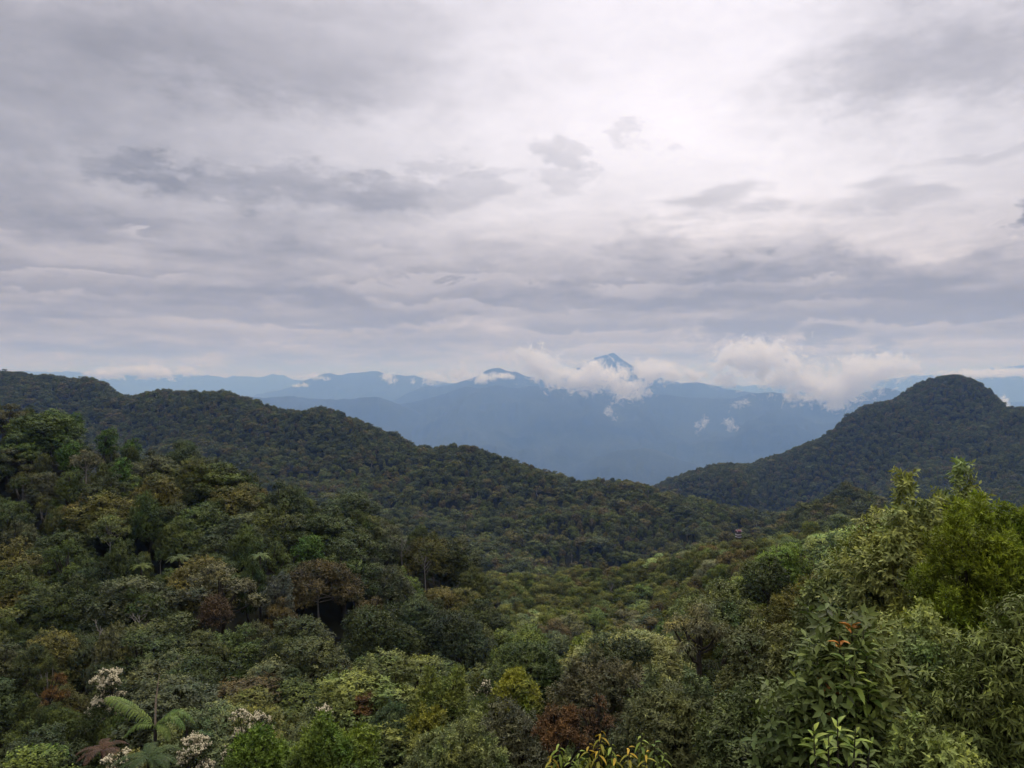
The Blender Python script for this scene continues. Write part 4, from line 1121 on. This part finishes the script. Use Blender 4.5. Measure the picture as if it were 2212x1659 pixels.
# ------------------------------------------------------------------ the forest
PROTO = bpy.data.collections.new('tree_kinds')          # sources of the forest mass, never linked to the scene
SHAPES = {'domed': 'dome', 'upright': 'oval', 'layered': 'tier', 'loose': 'sparse', 'bushy': 'bush'}
SHAPE_W = [('domed', .46), ('bushy', .22), ('upright', .14), ('layered', .09), ('loose', .09)]
near_kind = {}; mid_kind = {}
for i, (sh, st_) in enumerate(SHAPES.items()):
    near_kind[sh] = [tree_meshes('near_' + sh, 300 + 10 * i + k, style=st_, Rc=2.5, Ht=8.0, crown=3.6, leaf=0.155, wr=0.42, nleaf=7, dens=0.8, droop=0.2, tips=0.38)[:2] for k in range(2)]  # tips here also paints lit crown tops into the leaf tint
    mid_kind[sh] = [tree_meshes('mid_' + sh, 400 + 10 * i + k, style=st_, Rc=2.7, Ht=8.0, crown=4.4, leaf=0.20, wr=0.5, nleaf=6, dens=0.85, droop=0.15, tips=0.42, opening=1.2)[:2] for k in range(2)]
FOOT += [(222, 1590, 38, 0.8, 'dead brown tree fern'), (322, 1610, 34, 0.8, 'green tree fern at the bottom edge'), (118, 1462, HEROES_D[118], 1.0, 'rust-orange feathery tree')]
for k, (fu, fv, fd, fr, lb) in enumerate(FOOT):
    short = lb.split(' above')[0].split(' behind')[0].split(' at the bottom')[0].split(' beside')[0]
    for q, (du, col, side) in enumerate(((-0.55, 'dark green', 'left'), (0.5, 'mid green', 'right'))):
        dd = fd - 1.3 - 0.4 * q; uu = fu + du * fr * FOC / fd; vt = fv + (2.0 + 0.3 * q) * fr * FOC / fd
        xx, yy = (uu - U0) / FOC * dd, dd; zz = gz1(xx, yy); top = (V0 - vt) / FOC * dd - zz
        if top < 0.8: continue
        rt = link('foot_shrub', None, label='low %s shrub at the %s foot of the %s%s' % (col, side, short, ' by the bottom edge' if k == 3 else ''), cat='shrub', group='shrubs hiding tree stems')
        rt.location = (xx, yy, zz); rt.rotation_euler = (0, 0, k * 1.3 + q); rt.scale = (0.62, 0.62, top / 8.0)
        tr_, cr_ = near_kind['bushy'][q]
        link('stem', tr_, rt); c_ = link('crown', cr_, rt); c_.color = (*COLOURS[col], 1)
mid_src = []; far_src = []
for i, (st_, k) in enumerate([('dome', 0), ('dome', 1), ('dome', 2), ('bush', 0), ('bush', 1), ('oval', 0), ('tier', 0), ('sparse', 0)]):
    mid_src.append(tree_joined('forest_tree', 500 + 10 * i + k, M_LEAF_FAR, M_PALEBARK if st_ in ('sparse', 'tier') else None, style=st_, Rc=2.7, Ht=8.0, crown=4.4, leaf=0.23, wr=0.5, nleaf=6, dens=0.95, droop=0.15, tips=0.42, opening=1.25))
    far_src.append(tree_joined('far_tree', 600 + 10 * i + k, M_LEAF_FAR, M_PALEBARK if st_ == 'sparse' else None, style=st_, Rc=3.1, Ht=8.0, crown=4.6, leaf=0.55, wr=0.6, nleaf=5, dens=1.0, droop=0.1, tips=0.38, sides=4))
under_src = [tree_joined('under_bush', 700 + k, M_LEAF_FAR, style='bush', Rc=1.1, Ht=1.9, crown=1.7, leaf=0.13, wr=0.4, nleaf=7, dens=0.5, droop=0.25, trunk_r=0.03, sides=4) for k in range(4)]


def scatter(name, meshes, pos, rot, scl, pick, label, cat):
    """one mass of plants: points carrying turn, size and kind, with a plant set on each"""
    c = bpy.data.collections.new(name + '_kinds')
    for i, m in enumerate(meshes):
        o = bpy.data.objects.new('%s_kind_%02d' % (name, i), m); c.objects.link(o)
    me = bpy.data.meshes.new(name); me.vertices.add(len(pos)); me.vertices.foreach_set('co', np.asarray(pos, np.float32).ravel())
    a = me.attributes.new('turn', 'FLOAT', 'POINT'); a.data.foreach_set('value', np.asarray(rot, np.float32))
    a = me.attributes.new('size', 'FLOAT_VECTOR', 'POINT'); a.data.foreach_set('vector', np.asarray(scl, np.float32).ravel())
    a = me.attributes.new('pick', 'INT', 'POINT'); a.data.foreach_set('value', np.asarray(pick, np.int32))
    ob = link(name, me, kind='stuff', label=label, cat=cat)
    g = bpy.data.node_groups.new(name, 'GeometryNodeTree')
    g.interface.new_socket('Geometry', in_out='INPUT', socket_type='NodeSocketGeometry'); g.interface.new_socket('Geometry', in_out='OUTPUT', socket_type='NodeSocketGeometry')
    n = g.nodes; l = g.links
    gi = n.new('NodeGroupInput'); go = n.new('NodeGroupOutput')
    m2p = n.new('GeometryNodeMeshToPoints'); ci = n.new('GeometryNodeCollectionInfo'); ci.inputs['Collection'].default_value = c
    ci.inputs['Separate Children'].default_value = True; ci.inputs['Reset Children'].default_value = True
    ip = n.new('GeometryNodeInstanceOnPoints'); ip.inputs['Pick Instance'].default_value = True

    def att(nm, ty):
        q = n.new('GeometryNodeInputNamedAttribute'); q.data_type = ty; q.inputs['Name'].default_value = nm
        return q.outputs['Attribute']
    cx = n.new('ShaderNodeCombineXYZ'); l.new(att('turn', 'FLOAT'), cx.inputs[2])
    l.new(gi.outputs[0], m2p.inputs[0]); l.new(m2p.outputs[0], ip.inputs['Points']); l.new(ci.outputs[0], ip.inputs['Instance'])
    l.new(att('pick', 'INT'), ip.inputs['Instance Index']); l.new(cx.outputs[0], ip.inputs['Rotation']); l.new(att('size', 'FLOAT_VECTOR'), ip.inputs['Scale'])
    l.new(ip.outputs[0], go.inputs[0])
    md = ob.modifiers.new('plants', 'NODES'); md.node_group = g
    return ob


# what can be seen: highest line of sight per direction over the tree tops
va = np.radians(np.arange(-44, 44.01, 0.35)); vr = np.exp(np.linspace(math.log(8), math.log(1700), 240))
VA, VR = np.meshgrid(va, vr, indexing='ij')
vx = (VR * np.sin(VA)).ravel(); vy = (VR * np.cos(VA)).ravel()
ve = ((ground(vx, vy) + 0.8 * tree_h(vx, vy)) / VR.ravel()).reshape(VA.shape)
vmax = np.maximum.accumulate(ve, axis=1)


def sight(x, y, ztop):
    r = np.hypot(x, y); a = np.arctan2(x, y)
    i = np.clip(np.round((a - va[0]) / (va[1] - va[0])).astype(int), 0, len(va) - 1)
    j = np.clip(np.searchsorted(vr, r * 0.97) - 1, 0, len(vr) - 1)
    m = np.maximum(np.maximum(vmax[i, j], -9), -9)
    return (ztop / r - m) * r          # metres above the line of sight


def hexgrid(sp, ymin, ymax, jit, seed):
    R = np.random.default_rng(seed)
    ny = int((ymax - ymin) / (sp * .866)) + 1; nx = int(2 * (ymax * 0.74 + 30) / sp) + 1
    J, I = np.meshgrid(np.arange(ny), np.arange(nx), indexing='ij')
    x = (I - nx / 2 + 0.5 * (J % 2)) * sp; y = ymin + J * sp * .866
    x = (x + R.uniform(-jit, jit, x.shape) * sp).ravel(); y = (y + R.uniform(-jit, jit, y.shape) * sp).ravel()
    k = (np.abs(x) < y * 0.74 + 12) & (y > ymin)
    return x[k], y[k]


def clear_of_heroes(x, y, pad):
    ok = np.ones(len(x), bool)
    for hx, hy, hr in HEROES:
        ok &= np.hypot(x - hx, y - hy) > hr + pad
    return ok


x, y = hexgrid(5.0, 15.0, 330.0, 0.40, 11)
x2, y2 = hexgrid(5.7, 330.0, 1480.0, 0.42, 12)
k = clear_of_heroes(x, y, 1.1); x, y = x[k], y[k]
k = clear_of_heroes(x2, y2, 1.0) | (np.hypot(x2 - TX, y2 - TY) > 40); x2, y2 = x2[k], y2[k]
R = np.random.default_rng(21)


def prep(x, y, lim):
    z = ground(x, y); h = tree_h(x, y)
    hh = h * np.clip(R.normal(0.96, 0.24, len(x)), 0.5, 1.28)
    s = sight(x, y, z + hh)
    k = (s > -lim) & (np.hypot(x, y) < 1850)
    return x[k], y[k], z[k], hh[k], s[k]


x, y, z, hh, s1 = prep(x, y, 7.0)
r = np.hypot(x, y)
wide = np.clip(R.lognormal(-0.02, 0.30, len(x)), 0.5, 1.8) * np.where(r < 40, 0.75, 1.0)
u_ = U0 + FOC * x / y; v_ = V0 - FOC * (z + hh) / y
# leave out trees that would stand before a plant singled out above
keep = np.ones(len(x), bool)
for (hu, hv, hd, hw, hp) in SIGHT:
    cw = 2.3 * wide * hh / 8.0 * FOC / y
    keep &= ~((y < hd - 0.4) & (np.abs(u_ - hu) < hw * 0.75 + cw * 0.6) & (v_ < hv + hp * 0.55))
x, y, z, hh, s1, r, wide, u_, v_ = (a[keep] for a in (x, y, z, hh, s1, r, wide, u_, v_))
infr = (u_ > -40) & (u_ < 2252) & (v_ < 1690) & (s1 > -1.5)
size = np.where(infr, hh * wide / r, 0)
order = np.argsort(-size)[:300]
order = order[size[order] > 0]
indiv = np.zeros(len(x), bool); indiv[order] = True
ORD = ['leftmost', 'second', 'third', 'fourth', 'fifth', 'sixth', 'seventh', 'eighth', 'ninth', 'tenth', 'eleventh', 'twelfth', 'thirteenth', 'fourteenth', 'fifteenth', 'sixteenth', 'seventeenth', 'eighteenth', 'nineteenth', 'twentieth']


def zone(u, v, r):
    if r < 62:
        if u < 330: return 'in the bottom left canopy'
        if u < 620: return 'around the palm and flowering trees'
        if u < 1000: return 'between the black hollow and the yellow-tipped bushes'
        if u < 1400: return 'on the slope above the rust-red bush'
        return 'on the right slope below the spired tree'
    if u < 330: return 'low on the left hillside'
    if u < 640: return 'on the hillside above the palm'
    if u < 900: return 'around the great domed tree'
    if u < 1180: return 'at the right end of the domed trees'
    if u < 1500: return 'in the middle hollow'
    return 'on the right slope beside the brown canopy'


DARKCOL = [('dark green', .36), ('mid green', .24), ('olive', .15), ('blue-green', .10), ('grey-green', .11), ('brownish', .03), ('fresh green', .03)]  # left hill: darker kinds, with the hill's shade put into the leaf colour
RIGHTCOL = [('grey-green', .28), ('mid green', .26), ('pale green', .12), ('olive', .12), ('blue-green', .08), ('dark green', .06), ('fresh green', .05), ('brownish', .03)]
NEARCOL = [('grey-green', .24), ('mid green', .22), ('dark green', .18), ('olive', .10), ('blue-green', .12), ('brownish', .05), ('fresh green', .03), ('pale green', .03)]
shn = [n for n, _ in SHAPE_W]; shp = np.array([w for _, w in SHAPE_W])
bag = {}
for i in order:
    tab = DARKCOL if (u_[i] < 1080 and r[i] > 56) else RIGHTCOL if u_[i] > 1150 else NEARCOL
    pw = np.array([q for _, q in tab]); c = tab[R.choice(len(tab), p=pw / pw.sum())][0]
    sh = shn[R.choice(len(shn), p=shp)]
    bag.setdefault((c, sh, zone(u_[i], v_[i], r[i])), []).append(i)
tab_dark = (u_ < 1080) & (r > 56)  # left-hill trees whose crown colour also carries the hill's shade
for (c, sh, zn), idx in sorted(bag.items()):
    idx = sorted(idx, key=lambda i: u_[i])
    for q, i in enumerate(idx):
        if len(idx) == 1: lb = 'the only %s %s tree %s' % (c, sh, zn)
        elif q == 0: lb = 'leftmost %s %s tree %s' % (c, sh, zn)
        elif q == len(idx) - 1: lb = 'rightmost %s %s tree %s' % (c, sh, zn)
        else: lb = '%s %s tree %s, %s from the left' % (c, sh, zn, ORD[min(q, 19)])
        tr, cr = (near_kind if r[i] < 48 else mid_kind)[sh][R.integers(2)]
        root = link('rainforest_tree', None, label=lb, cat='tree', group='single trees of the near forest')
        root.location = (x[i], y[i], z[i]); root.rotation_euler = (R.normal(0, .05), R.normal(0, .05), R.uniform(0, 6.28))
        f = hh[i] / 8.0; root.scale = (f * wide[i] if r[i] > 40 else 0.72 * wide[i], f * wide[i] if r[i] > 40 else 0.72 * wide[i], f)
        link('trunk', tr, root)
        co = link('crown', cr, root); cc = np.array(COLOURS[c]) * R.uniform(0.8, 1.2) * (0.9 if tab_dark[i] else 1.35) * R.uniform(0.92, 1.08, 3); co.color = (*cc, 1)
rest = ~indiv
f = hh[rest] / 8.0
scatter('hillside_forest', mid_src, np.stack([x[rest], y[rest], z[rest]], 1), R.uniform(0, 6.28, rest.sum()), np.stack([f * wide[rest], f * wide[rest], f], 1),
        R.choice(8, rest.sum(), p=[.2, .18, .16, .12, .1, .1, .07, .07]), 'dense mixed rainforest covering the near hillsides and the saddle', 'forest')
k = ~((np.abs(U0 + FOC * x2 / y2 - 1595) < 16) & (y2 > 372) & (y2 < 437)); x2, y2 = x2[k], y2[k]
x2, y2, z2, h2, s2 = prep(x2, y2, 12.0)
f = h2 / 8.0; w2 = np.clip(R.lognormal(-0.05, 0.32, len(x2)), 0.45, 1.9) * np.where((x2 / y2 > 0.18) & (y2 > 850), 0.92, 1.0)
scatter('far_forest', far_src, np.stack([x2, y2, z2], 1), R.uniform(0, 6.28, len(x2)), np.stack([f * w2, f * w2 * R.uniform(.8, 1.2, len(x2)), f * np.where(w2 > 1.3, 1.1, 1.0)], 1),
        R.choice(8, len(x2), p=[.22, .2, .18, .1, .1, .08, .06, .06]), 'unbroken rainforest on the long ridge and the domed hill', 'forest')
x3, y3 = hexgrid(2.5, 15.0, 58.0, 0.42, 13)
z3 = ground(x3, y3); s3 = sight(x3, y3, z3 + 4)
k = s3 > -6; x3, y3, z3 = x3[k], y3[k], z3[k]
w3 = R.uniform(0.7, 1.5, len(x3))
scatter('undergrowth', under_src, np.stack([x3, y3, z3], 1), R.uniform(0, 6.28, len(x3)), np.stack([w3, w3, w3], 1), R.integers(0, 4, len(x3)),
        'low shrubs and saplings filling the ground between the trees', 'undergrowth')
print('TREES', len(order), rest.sum(), len(x2), len(x3))
